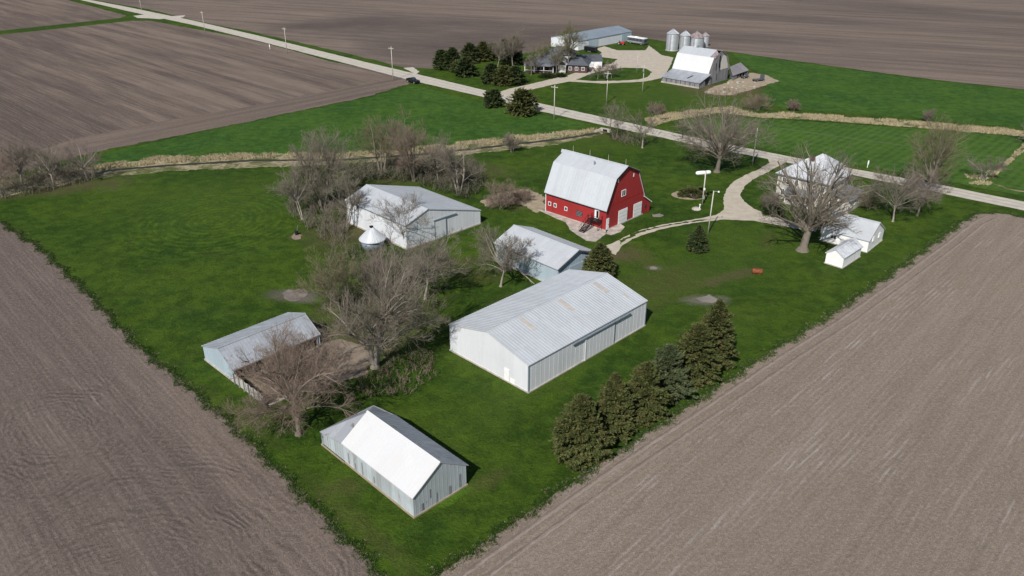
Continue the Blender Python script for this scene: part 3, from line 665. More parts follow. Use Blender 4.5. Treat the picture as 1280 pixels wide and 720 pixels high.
for xa, xb in ((b.wx0 - .05, b.wx0 + .12), (b.wx1 - .12, b.wx1 + .05)):
    m = MB(); m.box(xa, b.wy0 - .05, .1, xb, b.wy0 + .1, 4.3); m.build('corner_trim', M['galv_dark'], b.t)
sl_ = 2.0 / 8.0
for xx in (6.1, 14.2, 22.3):
    y0_, y1_ = 4.6, 7.4; z0_, z1_ = 4.4 + sl_ * y0_ + .05, 4.4 + sl_ * y1_ + .05
    m = MB(); m.slab((xx - .45, y0_, z0_), (xx + .45, y0_, z0_), (xx + .45, y1_, z1_), (xx - .45, y1_, z1_), .04); m.build('skylight_panel', M['skylight'], b.t)
m = MB(); m.slab((23.9, 2.2, 5.02), (24.4, 2.2, 5.02), (24.4, 3.0, 5.22), (23.9, 3.0, 5.22), .05); m.build('roof_patch', M['skylight'], b.t)

# --- crib with white roof and lower end
b = Bld('corn_crib', 'weathered board shed with bright white roof panel at the bottom of the photo', 'shed', (-19.8, 74.9), -45.5, 13.3, 7.9,
        M['peel_wall'], gable(7.9, 2.9, 5.5, 2.9), None, .2, .55, 0, found=(.2, 'mud'))
hw_ = 3.95; RB = MB()
RB.slab((0, hw_, 5.5), (13.3, hw_, 5.5), (13.3, 7.9, 2.9), (0, 7.9, 2.9), .12); RB.ribs((0, 7.9, 2.9), (13.3, 7.9, 2.9), (13.3, hw_, 5.5), (0, hw_, 5.5), .6, .06, .03)
RB.build('roof', M['galv_rough'], b.t)
RB = MB(); RB.slab((0, 0, 2.9), (13.3, 0, 2.9), (13.3, hw_, 5.5), (0, hw_, 5.5), .12); RB.ribs((0, 0, 2.9), (13.3, 0, 2.9), (13.3, hw_, 5.5), (0, hw_, 5.5), .66, .05, .018)
RB.slab((-.02, hw_ - .2, 5.42), (13.33, hw_ - .2, 5.42), (13.33, hw_, 5.57), (-.02, hw_, 5.57), .04)
RB.build('roof', M['white_roof'], b.t)['label'] = 'bright white coated roof slope'
# lower lean-to on the far end
LT = MB(); a_, b_, c_, d_ = (-4.8, 0, 1.95), (.02, 0, 2.86), (.02, 7.9, 2.86), (-4.8, 7.9, 1.95)
LT.slab((-4.8, 0, 2.0), (.0, 0, 2.86), (.0, hw_, 5.3), (-4.8, hw_ , 2.0), .1)
LT.slab((-4.8, hw_, 2.0), (.0, hw_, 5.3), (.0, 7.9, 2.86), (-4.8, 7.9, 2.0), .1)
LT.build('lean_to_roof', M['galv_rough'], b.t)
LW = MB()
for yy in (.2, 7.6): LW.hexa([(-4.6, yy, .2), (.2, yy, .2), (.2, yy + .1, .2), (-4.6, yy + .1, .2)], [(-4.6, yy, 1.9), (.2, yy, 2.78), (.2, yy + .1, 2.78), (-4.6, yy + .1, 1.9)])
for i in range(9): LW.box(-4.5 + i * .53, .165, .2, -4.43 + i * .53, .199, 1.9 + i * .09)
LW.box(-4.7, .1, .2, -4.6, 7.8, 1.87); LW.build('lean_to_wall', M['peel_wall'], b.t)
LF = MB(); LF.box(-4.8, 0, -.1, .05, .1, .2); LF.build('lean_to_foundation', M['mud'], b.t)
for u0, u1, z0, z1 in ((1.2, 1.5, .4, 1.3), (3.2, 3.42, .3, 1.6), (5.1, 5.4, .3, 1.4), (6.6, 6.85, .4, 2.2), (2.4, 2.55, 1.4, 2.6)):
    b.on('x1', u0, u1, z0, z1, 'missing_board', M['grey_wood'], .036, .05)
for u0, u1, z0, z1 in ((.9, 1.1, .4, 1.9), (2.2, 2.4, .3, 1.2), (3.6, 3.8, .3, 2.1), (5.9, 6.05, .5, 1.4)):
    b.on('y0', u0, u1, z0, z1, 'missing_board', M['grey_wood'], .036, .05)
verge = MB(); 

# --- open cattle shed
b = Bld('open_shed', 'long low open front shed with streaked metal roof beside the left field', 'shed', (-37.8, 91.8), 45.9, 14.0, 8.9,
        M['blue_wall'], gable(8.9, 2.1, 4.2, 2.4, .42), M['galv_rough'], .15, .7, .5, open_y0=True, found=(.25, 'found'))
for x in np.linspace(.4, 13.4, 6):
    m = MB(); m.box(x, .2, 0, x + .18, .38, 2.0); m.build('post', M['grey_wood'], b.t)
m = MB(); m.box(.2, .16, 1.75, 13.8, .22, 1.98); m.build('header_board', M['grey_wood'], b.t)
m = MB(); m.slab((12.6, 2.6, 3.42), (13.1, 2.6, 3.42), (13.1, 3.2, 3.75), (12.6, 3.2, 3.75), .04); m.slab((12.0, 2.0, 3.10), (12.3, 2.0, 3.10), (12.3, 2.9, 3.59), (12.0, 2.9, 3.59), .04); m.build('rust_patch', M['rust_roof'], b.t)
# corral wall of upright boards, runs out from the shed's near corner
t = thing('board_fence', 'tall weathered board corral fence joined to the open shed', 'fence', (-37.8, 91.8, 0), R_(45.9))
m = MB(); y = -7.8; rr = random.Random(2)
while y < .05:
    h_ = 1.55 + rr.uniform(-.12, .12); m.box(.05, y, .1, .09, y + .27, h_); y += .30 + (0.12 if rr.random() < .15 else 0)
m.build('boards', M['pale_wood'], t)
for i in range(7):
    m = MB(); m.box(-.12, -7.85 + i * 1.28, 0, .045, -7.7 + i * 1.28, 1.7); m.build('post', M['grey_wood'], t)
m = MB(); m.box(.095, -7.8, .5, .14, .05, .62); m.box(.095, -7.8, 1.2, .14, .05, 1.32); m.build('rail', M['grey_wood'], t)
m = MB(); m.box(-.3, -8.1, -.05, .35, -7.86, .16); m.box(.36, -8.1, -.05, 3.4, -7.86, .14); o = m.build('kerb', M['found'], t)

# --- white saltbox machine shed
b = Bld('saltbox_shed', 'wide white metal shed with uneven roof slopes behind the central trees', 'shed', (-33.6, 151.4), -45.5, 19.8, 19.0,
        M['white_wall'], [(0, 4.9), (5.5, 6.8), (19, 3.0)], M['galv'], .15, .9, .6, found=(.25, 'found'))
b.on('x1', 7.0, 9.7, .15, 4.0, 'sliding_door', M['white_wall'], .04, .1)
for ya in (6.85, 9.68):
    m = MB(); m.box(b.wx1 + .11, ya, .1, b.wx1 + .15, ya + .15, 4.0); m.build('door_post', M['galv_dark'], b.t)
m = MB(); m.box(b.wx1 + .04, 6.7, 4.02, b.wx1 + .25, 12.4, 4.16); m.build('door_track', M['galv_dark'], b.t)
m = MB(); m.box(-.02, -.03, 4.66, 19.8, .02, 4.88); m.build('fascia', M['galv_dark'], b.t)

# --- middle shed
b = Bld('small_metal_shed', 'bluish metal shed with smooth pale roof between the red barn and largest shed', 'shed', (-3.4, 132.5), -46.1, 16.0, 10.4,
        M['blue_wall'], gable(10.4, 3.6, 5.6, 3.6), M['galv'], .3, .7, .9, found=(.15, 'found'))
m = MB(); m.slab((15.98, 0, 3.58), (16.06, 0, 3.58), (16.06, 5.2, 5.58), (15.98, 5.2, 5.58), .28); m.slab((15.98, 5.2, 5.58), (16.06, 5.2, 5.58), (16.06, 10.4, 3.58), (15.98, 10.4, 3.58), .28); m.build('rake_trim', M['shingle_dark'], b.t)
b.on('x1', 3.2, 7.2, .1, 3.0, 'door', M['blue_wall'], .04, .1)

# --- red barn
PR = [(0, 4.3), (2.75, 10.2), (6.4, 12.0), (10.3, 10.2), (13.1, 4.3)]
b = Bld('red_barn', 'bright red gambrel barn with pale metal roof and white doors', 'barn', (6.7, 157.7), -43.5, 16.3, 13.1,
        M['red'], PR, M['galv'], .3, .45, .75, found=(.22, 'found'))
m = MB(); o_ = .06
for (a, za), (c, zc) in zip(PR, PR[1:]): m.slab((16.3, a, za - .01), (16.3 + o_, a, za - .01), (16.3 + o_, c, zc - .01), (16.3, c, zc - .01), .32)
m.build('rake_trim', M['black'], b.t)
m = MB(); m.box(.02, .0, 4.0, 16.3, .05, 4.155); m.box(.3, .051, 4.0, 16.0, .29, 4.05); m.build('eave_trim', M['black'], b.t)
for (u0, u1) in ((4.35, 7.3), (9.5, 12.3)):
    d = b.on('x1', u0, u1, .15, 3.1, 'door', M['white'], .04, .11)
    m = MB()
    for zz in (.9, 1.65, 2.4): m.box(b.wx1 + .111, u0 + .08, zz, b.wx1 + .125, u1 - .08, zz + .04)
    m.build('door_seam', M['steel'], d)
d = b.on('x1', .4, 1.25, .2, 2.5, 'small_door', M['white'], .04, .1)
m = MB(); m.box(b.wx1 + .101, 1.05, 1.1, b.wx1 + .16, 1.12, 1.25); m.build('handle', M['black'], d)
b.window('x1', 5.0, 6.4, 5.9, 7.2)
m = MB(); m.box(b.wx1 + .036, .6, 5.05, b.wx1 + .06, 12.7, 5.12); m.build('trim_band', M['redpaint'], b.t)
for u in (3.5, 8.6): b.on('x1', u, u + .3, 9.2, 9.9, 'vent', M['white'], .036, .08)
for u in (1.0, 2.5, 5.4): b.window('y0', u, u + .75, 1.6, 2.45, bars=False)
lv = b.on('y0', 8.5, 10.1, 1.3, 2.45, 'louvre', M['darkhole'], .036, .06)
m = MB()
for i in range(4): m.box(8.55, b.wy0 - .1, 1.42 + i * .28, 10.05, b.wy0 - .061, 1.5 + i * .28)
m.build('slat', M['steel'], lv)
d = b.on('y0', 13.2, 14.3, 2.1, 3.9, 'loft_door', M['white'], .036, .08)
b.on('y0', 13.65, 14.2, 2.2, 3.7, 'door_opening', M['darkhole'], .081, .09)
m = MB(); m.box(12.5, -1.1, 1.95, 15.2, .25, 2.05); m.build('landing', M['black'], b.t)
m = MB()
for x in (12.55, 15.1):
    for y in (-1.05, .1): m.box(x, y, 0, x + .09, y + .09, 2.95)
m.box(12.6, -1.06, 2.9, 15.15, -1.0, 2.96); m.box(14.0, -1.06, 2.45, 15.15, -1.0, 2.5); m.build('landing_frame', M['black'], b.t)
m = MB(); n_ = 9
for i in range(n_):
    y = -1.15 - i * .29; z = 1.85 - i * .21; m.box(12.62, y - .26, z - .04, 13.68, y, z)
m.build('stair_tread', M['black'], b.t)
m = MB()
for x in (12.55, 13.7):
    m.hexa([(x, -1.1, 1.72), (x + .06, -1.1, 1.72), (x + .06, -3.8, -.1), (x, -3.8, -.1)], [(x, -1.1, 2.02), (x + .06, -1.1, 2.02), (x + .06, -3.8, .18), (x, -3.8, .18)])
    m.tube((x, -1.1, 2.9), (x, -3.75, 1.05), .035, n=5)
    for k in range(5):
        f = k / 4; m.tube((x, -1.1 - 2.65 * f, 1.95 - 1.85 * f), (x, -1.1 - 2.65 * f, 2.9 - 1.85 * f), .03, n=5)
m.build('stair_rail', M['black'], b.t)
m = MB(); m.box(.26, .1, 0, .36, .29, 4.0); m.build('corner_board', M['white'], b.t)
# lean-to on the far side
LT = MB(); LT.slab((.3, 12.75, 4.15), (16.25, 12.75, 4.15), (16.25, 15.7, 2.2), (.3, 15.7, 2.2), .12); LT.build('lean_to_roof', M['galv'], b.t)
LW = MB(); end_wall(LW, 16.0, [(12.81, 3.95), (15.45, 2.22)], 0, 1, .45); end_wall(LW, .5, [(12.81, 3.95), (15.45, 2.22)], 0, -1, .45); side_wall(LW, .6, 15.9, 15.45, 0, 2.2, 1, .45); LW.build('lean_to_wall', M['red'], b.t)
m = MB(); m.slab((16.25, 12.8, 4.16), (16.33, 12.8, 4.16), (16.33, 15.7, 2.2), (16.25, 15.7, 2.2), .2); m.build('lean_to_trim', M['white'], b.t)
m = MB(); m.box(16.04, 13.6, 1.2, 16.08, 14.1, 1.9); m.build('lean_to_window', M['glass'], b.t)
for x in (2.2, 6.6, 11.3, 15.6):
    m = MB(); m.tube((x, 6.4, 12.05), (x, 6.4, 13.3), .035, .02, 6); m.build('lightning_rod', M['pole'], b.t)
m = MB(); zc = 10.2 + (4.6 - 2.75) / 3.65 * 1.8; m.tube((9.2, 4.6, zc - .1), (9.2, 4.6, zc + .7), .12, n=8); m.lathe([(.001, .95), (.24, .7), (.24, .66), (.12, .65)], 10, (9.2, 4.6, zc)); m.build('roof_vent', M['galv_dark'], b.t)
m = MB(); m.slab((-.45, 5.6, 11.62), (.0, 5.6, 11.62), (.0, 6.4, 12.0), (-.9, 6.4, 12.0), .12); m.slab((-.9, 6.4, 12.0), (.0, 6.4, 12.0), (.0, 7.2, 11.62), (-.45, 7.2, 11.62), .12); m.build('hay_hood', M['galv'], b.t)

# --- round crib with conical roof
cx, cy = at(463, 303); cx, cy = -26.3, 138.7
t = thing('round_crib', 'round crib under a shiny conical steel roof beside the white shed', 'crib', (cx, cy, 0))
m = MB(); m.lathe([(2.1, 0), (2.1, 1.9)], 28); m.build('wall', M['galv_dark'], t, True)
m = MB(); m.lathe([(2.5, 1.75), (2.5, 1.82), (.32, 4.05), (.3, 4.0)], 30)
for i in range(30):
    a = 2 * math.pi * i / 30; m.tube((2.5 * math.cos(a), 2.5 * math.sin(a), 1.84), (.34 * math.cos(a), .34 * math.sin(a), 4.07), .035, .02, 4)
m.build('roof', M['galv'], t)
m = MB(); m.lathe([(.34, 4.0), (.34, 4.25), (.4, 4.26), (.4, 4.3)], 16); m.build('cap', M['darkhole'], t)

# --- farmhouse
HX, HY, HYAW = 57.3, 166.6, -43.0
t = thing('farmhouse', 'two storey white farmhouse with pale hip roof behind the giant bare tree', 'house', (HX, HY, 0), R_(HYAW))
class Fake: pass
def hip(mb, x0, y0, x1, y1, ze, zr, inset, th=.15):
    cy_ = (y0 + y1) / 2; rx0, rx1 = x0 + inset, x1 - inset
    A, B_, C_, D_ = (x0, y0, ze), (x1, y0, ze), (x1, y1, ze), (x0, y1, ze); E_, F_ = (rx0, cy_, zr), (rx1, cy_, zr)
    k = len(mb.v); mb.v += [A, B_, C_, D_, E_, F_] + [(p[0], p[1], p[2] - th) for p in (A, B_, C_, D_)]
    mb.f += [(k, k+1, k+5, k+4), (k+1, k+2, k+5), (k+2, k+3, k+4, k+5), (k+3, k, k+4), (k+9, k+8, k+7, k+6)] + [(k+6+i, k+6+(i+1) % 4, k+(i+1) % 4, k+i) for i in range(4)]
def walls_box(mb, x0, y0, x1, y1, z0, z1): mb.box(x0, y0, z0, x1, y1, z1)
class Box:                       # minimal host for windows
    on = Bld.on; window = Bld.window
    def __init__(s, t, x0, y0, x1, y1): s.t = t; s.wx0, s.wx1, s.wy0, s.wy1 = x0, x1, y0, y1
m = MB(); m.box(.5, .5, 0, 12.1, 10.2, 5.42); m.build('wall', M['offwhite'], t)
m = MB()
for z in np.arange(.4, 5.4, .32): m.box(.48, .475, z, 12.12, .499, z + .03)
m.build('siding_lap', M['offwhite'], t)
m = MB(); hip(m, 0, 0, 12.6, 10.7, 5.6, 8.7, 4.6); m.build('roof', M['shingle_white'], t)
m = MB(); m.box(-.02, -.04, 5.36, 12.62, -.002, 5.58); m.box(12.602, -.04, 5.36, 12.64, 10.7, 5.58); m.build('gutter', M['shingle'], t)
m = MB(); m.box(5.3, 4.6, 8.0, 6.1, 5.3, 9.5); m.build('chimney', M['brick'], t)
# rear wing and dormer
m = MB(); m.box(1.2, 10.2, 0, 8.2, 16.6, 5.0); m.build('wing_wall', M['offwhite'], t)
m = MB(); hip(m, .8, 9.0, 8.6, 17.0, 5.2, 7.9, 3.6); m.build('wing_roof', M['shingle_white'], t)
m = MB(); m.box(8.6, 3.0, 5.6, 10.6, 5.0, 7.4); m.build('dormer', M['offwhite'], t)
m = MB(); m.slab((8.3, 2.7, 7.2), (9.6, 2.7, 7.9), (9.6, 5.6, 7.9), (8.3, 5.6, 7.2), .1); m.slab((9.6, 2.7, 7.9), (10.9, 2.7, 7.2), (10.9, 5.6, 7.2), (9.6, 5.6, 7.9), .1); m.build('dormer_roof', M['shingle_white'], t)
h = Box(t, .5, .5, 12.1, 10.2)
for u in (1.6, 4.4, 7.6, 10.2): h.window('y0', u, u + .9, 3.4, 4.9)
for u in (1.6, 10.4): h.window('y0', u, u + .9, .9, 2.4)
for u in (2.0, 5.0, 8.0): h.window('x1', u, u + .9, 3.5, 4.9)
# porch
m = MB(); m.box(3.6, -1.9, 0, 9.6, .45, .35); m.build('porch_floor', M['pale_wood'], t)
m = MB(); m.slab((3.3, -2.2, 2.55), (9.9, -2.2, 2.55), (9.9, .48, 3.15), (3.3, .48, 3.15), .14); m.build('porch_roof', M['shingle'], t)
for x in np.linspace(3.7, 9.4, 6):
    m = MB(); m.box(x, -1.85, .35, x + .15, -1.7, 2.45); m.build('porch_post', M['white'], t)
h.on('y0', 6.2, 7.1, .35, 2.4, 'door', M['shingle_dark'], .001, .05)
# one storey addition on the near right side
m = MB(); m.box(12.1, 1.2, 0, 16.3, 9.0, 2.7); m.build('addition_wall', M['offwhite'], t)
m = MB(); m.slab((11.9, .9, 3.6), (16.8, .9, 2.9), (16.8, 9.3, 2.9), (11.9, 9.3, 3.6), .14); m.build('addition_roof', M['shingle'], t)
h2 = Box(t, 12.1, 1.2, 16.3, 9.0)
for u in (1.8, 4.2, 6.6): h2.window('x1', u, u + .9, 1.0, 2.3)
h2.window('y0', 13.4, 14.4, 1.0, 2.3)
m = MB(); m.box(15.6, -2.4, 0, 18.8, .9, .2); m.build('patio', M['found'], t)

# --- garage and little shed
b = Bld('garage', 'white garage with pale roof at the foot of the giant bare tree', 'garage', (59.2, 142.1), -41.9, 9.3, 8.3,
        M['white'], gable(8.3, 2.4, 4.9, 2.4), M['galv'], .2, 0, .8, found=(.15, 'found'))
b.window('y0', 2.0, 3.2, .9, 1.8); b.window('x1', 2.0, 2.7, 1.6, 2.6); b.window('x1', 5.2, 5.9, 1.4, 2.4)
b.on('y0', 5.6, 6.5, .15, 2.0, 'door', M['shingle_white'], .001, .05)
b = Bld('garden_shed', 'smaller white gabled shed next to the white garage', 'shed', (58.9, 128.9), 44.5, 7.6, 3.6,
        M['white'], gable(3.6, 2.1, 3.3, 2.1), M['shingle_white'], .18, 0, .8, found=(.15, 'found'))
b.on('y0', 4.9, 5.7, .15, 1.9, 'door', M['white'], .001, .04)
m = MB(); m.box(4.88, b.wy0 - .03, .1, 4.92, b.wy0 - .001, 1.95); m.box(5.68, b.wy0 - .03, .1, 5.72, b.wy0 - .001, 1.95); m.build('door_frame', M['shingle'], b.t)

# --- white gambrel barn (far right)
PW = [(0, 3.7), (2.7, 8.9), (6.85, 10.9), (11.0, 8.9), (13.7, 3.7)]
b = Bld('derelict_barn', 'derelict barn with white gambrel roof and grey board gable', 'barn', (57.5, 291.8), -43.1, 15.5, 13.7,
        M['grey_wood'], PW, None, .25, .35, 0)
def slope(i, mat, name='roof', lab=None, x0=0, x1=15.5):
    (a, za), (c, zc) = PW[i], PW[i+1]; m = MB(); m.slab((x0, a, za), (x1, a, za), (x1, c, zc), (x0, c, zc), .15); m.ribs((x0, a, za), (x1, a, za), (x1, c, zc), (x0, c, zc), .9, .07, .03)
    o = m.build(name, M[mat], b.t)
    if lab: o['label'] = lab
slope(0, 'white_roof', lab='bright white lower roof slope', x1=14.9); slope(1, 'galv', x1=13.3); slope(2, 'rust_roof'); slope(3, 'rust_roof')
m = MB(); m.slab((13.3, 2.75, 8.9), (15.5, 2.75, 8.9), (15.2, 5.0, 10.0), (13.3, 6.8, 10.85), .1); m.build('broken_roof', M['rust_roof'], b.t)
m = MB(); end_wall(m, b.wx1 + .06, [(7.2, 6.4), (8.0, 9.2), (10.2, 8.6), (12.2, 5.2)], 4.2, 1, .4); m.build('pale_siding', M['offwhite'], b.t)
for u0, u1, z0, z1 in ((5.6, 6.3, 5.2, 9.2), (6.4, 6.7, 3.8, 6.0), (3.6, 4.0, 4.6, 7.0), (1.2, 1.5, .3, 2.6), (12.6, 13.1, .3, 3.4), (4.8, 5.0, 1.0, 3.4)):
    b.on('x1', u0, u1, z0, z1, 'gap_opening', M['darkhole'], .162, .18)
LT = MB(); LT.slab((.4, -7.6, 1.95), (16.2, -7.6, 1.95), (15.9, .0, 3.75), (.2, .0, 3.75), .12); LT.ribs((.4, -7.6, 1.95), (16.2, -7.6, 1.95), (15.9, .0, 3.75), (.2, .0, 3.75), .8, .07, .03); LT.build('lean_to_roof', M['galv_rough'], b.t)
LW = MB(); LW.box(.7, -7.35, .5, 15.8, -7.25, 1.85); LW.box(.7, -7.25, 0, .8, .2, 2.0); LW.box(15.7, -7.25, 0, 15.8, -3.5, 2.1); LW.build('lean_to_wall', M['grey_wood'], b.t)
LW = MB(); LW.box(.6, -7.45, -.1, 15.9, -7.2, .5); LW.build('lean_to_foundation', M['found'], b.t)
m = MB()
for x in np.arange(.8, 15.8, 1.9): m.box(x, -7.42, .5, x + .16, -7.351, 1.84)
m.build('lean_to_batten', M['black'], b.t)
m = MB(); m.slab((9.6, -5.6, 2.46), (10.2, -5.6, 2.46), (10.9, -3.0, 3.08), (10.3, -3.0, 3.08), .02); m.build('roof_hole', M['darkhole'], b.t)
m = MB(); m.box(5.2, 6.5, 10.7, 6.0, 7.2, 11.5); m.build('ridge_vent', M['galv_dark'], b.t)
# collapsed shed
zw_ = lambda u, v, z: (*at(820 + u / 7.2, 30 + v / 7.2, z), z)
LC = [zw_(690, 465, 1.9), zw_(835, 415, 1.7), zw_(760, 345, 3.4), zw_(665, 385, 3.6)]
ox_, oy_ = LC[0][0], LC[0][1]; LC = [(p[0] - ox_, p[1] - oy_, p[2]) for p in LC]
t = thing('leaning_shed', 'low grey leaning shed beside the derelict barn', 'shed', (ox_, oy_, 0))
m = MB(); m.slab(*LC, .15); m.ribs(*LC, .8, .08, .04); m.build('roof', M['grey_wood'], t)
cx_ = sum(p[0] for p in LC) / 4; cy_ = sum(p[1] for p in LC) / 4
K = [(cx_ + (p[0] - cx_) * .92, cy_ + (p[1] - cy_) * .92, p[2] - .2) for p in LC]
m = MB()
def pan(m, p, q, f0=0., f1=1., th=.1, z0=0.):
    P0 = tuple(p[i] + (q[i] - p[i]) * f0 for i in range(3)); P1_ = tuple(p[i] + (q[i] - p[i]) * f1 for i in range(3))
    d = Vector((P1_[0]-P0[0], P1_[1]-P0[1], 0)).normalized(); n_ = Vector((-d.y, d.x, 0)) * th
    m.hexa([(P0[0], P0[1], z0), (P1_[0], P1_[1], z0), (P1_[0] + n_.x, P1_[1] + n_.y, z0), (P0[0] + n_.x, P0[1] + n_.y, z0)], [P0, P1_, (P1_[0] + n_.x, P1_[1] + n_.y, P1_[2]), (P0[0] + n_.x, P0[1] + n_.y, P0[2])])
pan(m, K[1], K[2]); pan(m, K[2], K[3]); pan(m, K[3], K[0]); pan(m, K[0], K[1], 0, .3); m.build('wall', M['grey_wood'], t)
for f_ in (.45, .65, .85, .99):
    m = MB(); pan(m, K[0], K[1], f_ - .02, f_, .2); m.build('post', M['grey_wood'], t)
# grain bins
def grain_bin(label, px, py, wpx, hw, hr, roofm='bin'):
    x, y = at(px, py); r = wpx / 2 * mpp(px, py); t = thing('grain_bin', label, 'grain bin', (x, y + r * .8, 0), group='steel grain bins behind the derelict barn')
    m = MB(); pr = []
    z = 0
    while z < hw: pr += [(r, z), (r + .06, z + .25)]; z += .5
    pr.append((r, hw)); m.lathe(pr, 36); m.build('wall', M['bin'], t)
    m = MB(); m.lathe([(r + .2, hw - .03), (r + .2, hw + .03), (.45, hr), (.4, hr + .02)], 30)
    for i in range(24):
        a = 2 * math.pi * i / 24; m.tube(((r + .15) * math.cos(a), (r + .15) * math.sin(a), hw + .07), (.45 * math.cos(a), .45 * math.sin(a), hr + .04), .05, n=4)
    m.build('roof', M[roofm], t)
    m = MB(); m.lathe([(.45, hr), (.45, hr + .25), (.5, hr + .28), (.1, hr + .45)], 14); m.build('cap', M['galv_dark'], t)
    m = MB()
    for s_ in (-.22, .22): m.box(-r * .5 + s_ - .03, -r * .93 - .14, .3, -r * .5 + s_ + .03, -r * .93 - .08, hw)
    for z in np.arange(.5, hw, .4): m.box(-r * .5 - .19, -r * .93 - .13, z, -r * .5 + .19, -r * .93 - .09, z + .05)
    m.build('ladder', M['galv_dark'], t)
    m = MB(); m.lathe([(r + .25, -.05), (r + .25, .12)], 30); m.build('pad', M['found'], t)
grain_bin('leftmost and tallest steel grain bin with pale cone roof', 840.5, 63.8, 14.6, 6.9, 8.5)
grain_bin('narrow steel grain bin between the tallest bin and the rusty roofed bin', 856, 63, 12.6, 6.0, 7.6)
grain_bin('squat steel grain bin with rust stained cone roof', 871, 62, 19, 4.9, 6.9, 'rust_roof')
grain_bin('dull steel grain bin mostly hidden behind the rusty roofed bin', 881, 58.5, 10, 4.4, 5.6, 'rust_roof')

# --- far machine shed
b = Bld('long_machine_shed', 'long white machine shed with grey roof beyond the far house', 'shed', (28.2, 349.4), 45.6, 37.8, 16.0,
        M['white_wall'], gable(16, 3.9, 5.6, 3.9), M['galv_dark'], .2, 1.2, 1.2, found=(.2, 'found'))
b.on('y0', 7.0, 13.6, .1, 3.5, 'sliding_door', M['blue_wall'], .04, .12)['label'] = 'pale blue sliding door near the middle of the wall'
b.on('y0', 30.2, 37.4, .1, 3.6, 'sliding_door', M['blue_wall'], .04, .12)['label'] = 'pale blue sliding door at the far end of the wall'
m = MB(); m.box(5.5, -.0, 3.62, 15.5, .12, 3.74); m.build('door_track', M['galv_dark'], b.t)

# --- far house
t = thing('far_house', 'house with blue grey hip roofs and red brown walls across the road', 'house', (6.5, 304.5, 0), R_(-12))
m = MB(); m.box(.6, .6, 0, 13.4, 9.0, 3.0); m.build('wall', M['brick'], t)
m = MB(); hip(m, 0, 0, 14, 9.6, 3.15, 6.6, 4.2); m.build('roof', M['shingle_dark'], t)
m = MB(); m.box(5.5, 7.6, 0, 15.5, 14.5, 5.4); m.build('upper_wall', M['offwhite'], t)
m = MB(); hip(m, 5.0, 7.0, 16.0, 15.1, 5.5, 8.0, 3.4); m.build('upper_roof', M['shingle_dark'], t)
m = MB(); m.box(12.2, 1.6, 0, 21.5, 8.4, 2.8); m.build('wing_wall', M['brick'], t)
m = MB(); hip(m, 11.6, 1.0, 22.1, 9.0, 2.95, 5.2, 3.4); m.build('wing_roof', M['shingle_dark'], t)
m = MB(); m.slab((10.6, -.6, 3.2), (12.4, -.6, 4.6), (12.4, 4.0, 4.6), (10.6, 4.0, 3.2), .12); m.slab((12.4, -.6, 4.6), (14.2, -.6, 3.2), (14.2, 4.0, 3.2), (12.4, 4.0, 4.6), .12); m.build('porch_gable', M['white'], t)
m = MB(); m.box(11.0, -.3, 0, 13.8, 1.0, 3.0); m.build('entry_wall', M['offwhite'], t)
m = MB(); m.box(-1.6, -1.8, 0, 9.5, .55, .3); m.build('porch_floor', M['brick'], t)
m = MB(); m.slab((-1.8, -2.0, 2.7), (9.7, -2.0, 2.7), (9.7, .3, 3.12), (-1.8, .3, 3.12), .14); m.build('porch_roof', M['shingle'], t)
for x in (-1.5, 2.1, 5.7, 9.2):
    m = MB(); m.box(x, -1.75, .3, x + .2, -1.55, 2.6); m.build('porch_post', M['white'], t)
m = MB(); m.box(-1.5, -1.72, .95, 9.3, -1.64, 1.05); m.build('porch_rail', M['white'], t)
h = Box(t, .6, .6, 13.4, 9.0)
for u in (1.5, 4.0, 7.4): h.window('y0', u, u + 1.2, 1.0, 2.4)
h = Box(t, 12.2, 1.6, 21.5, 8.4)
for u in (14.6, 17.0, 19.4): h.window('y0', u, u + 1.2, .9, 2.2)
h = Box(t, 5.5, 7.6, 15.5, 14.5); h.window('x1', 9, 10.2, 3.4, 4.7); h.window('x1', 12, 13.2, 3.4, 4.7)
# far garage
b = Bld('far_garage', 'low pale garage with dark grey roof between the far house and its gravel yard', 'garage', (25.0, 311.0), 3.0, 9.8, 9.0,
        M['white_wall'], gable(9.0, 2.8, 4.3, 2.8), M['shingle_dark'], .3, 0, 0)
b.on('y0', 1.0, 4.2, .05, 2.2, 'garage_door', M['white'], .001, .05); b.on('y0', 5.2, 8.4, .05, 2.2, 'garage_door', M['white'], .001, .05)
b.window('x1', 3, 4, 1, 2)

# ================================================================== small things
def pole(px, py, ty, label, arm=True, extra=None, r=.15, group='wooden utility poles along the road', ang_=-.5):
    x, y = at(px, py); h = tall(px, py, ty); t = thing('utility_pole', label, 'utility pole', (x, y, 0), ang_, group)
    MB().tube((0, 0, -.1), (0, 0, h), r, r * .65, 8).build('post', M['pole'], t, True)
    if arm:
        m = MB(); m.box(-1.1, -.2, h - .75, 1.1, -.08, h - .6); m.build('crossarm', M['pole'], t)
        for xx in (-.95, -.35, .35, .95):
            m = MB(); m.tube((xx, -.14, h - .6), (xx, -.14, h - .4), .06, .04, 6); m.build('insulator', M['steel'], t)
    if extra == 'can':
        m = MB(); m.tube((.0, -.42, h - 2.2), (.0, -.42, h - 1.2), .24, n=10); m.build('transformer', M['steel'], t)
    return t, h
pole(692.5, 149.5, 106, 'utility pole on the grass verge just below the drive to the far farm')
pole(758, 129, 89, 'slanting utility pole on the grass between the road and the far driveway', extra='can')
pole(803, 115, 81, 'utility pole on the grass in front of the derelict barn', extra='can')
pole(491.5, 100.5, 58, 'utility pole beside the dark pickup at the field edge')
pole(359, 67, 34, 'utility pole on the verge with a small white marker to its left')
pole(256.5, 41.5, 14, 'utility pole on the verge right of the field entrance')
pole(177, 13, -6, 'utility pole at the field entrance, only its foot in the photo')
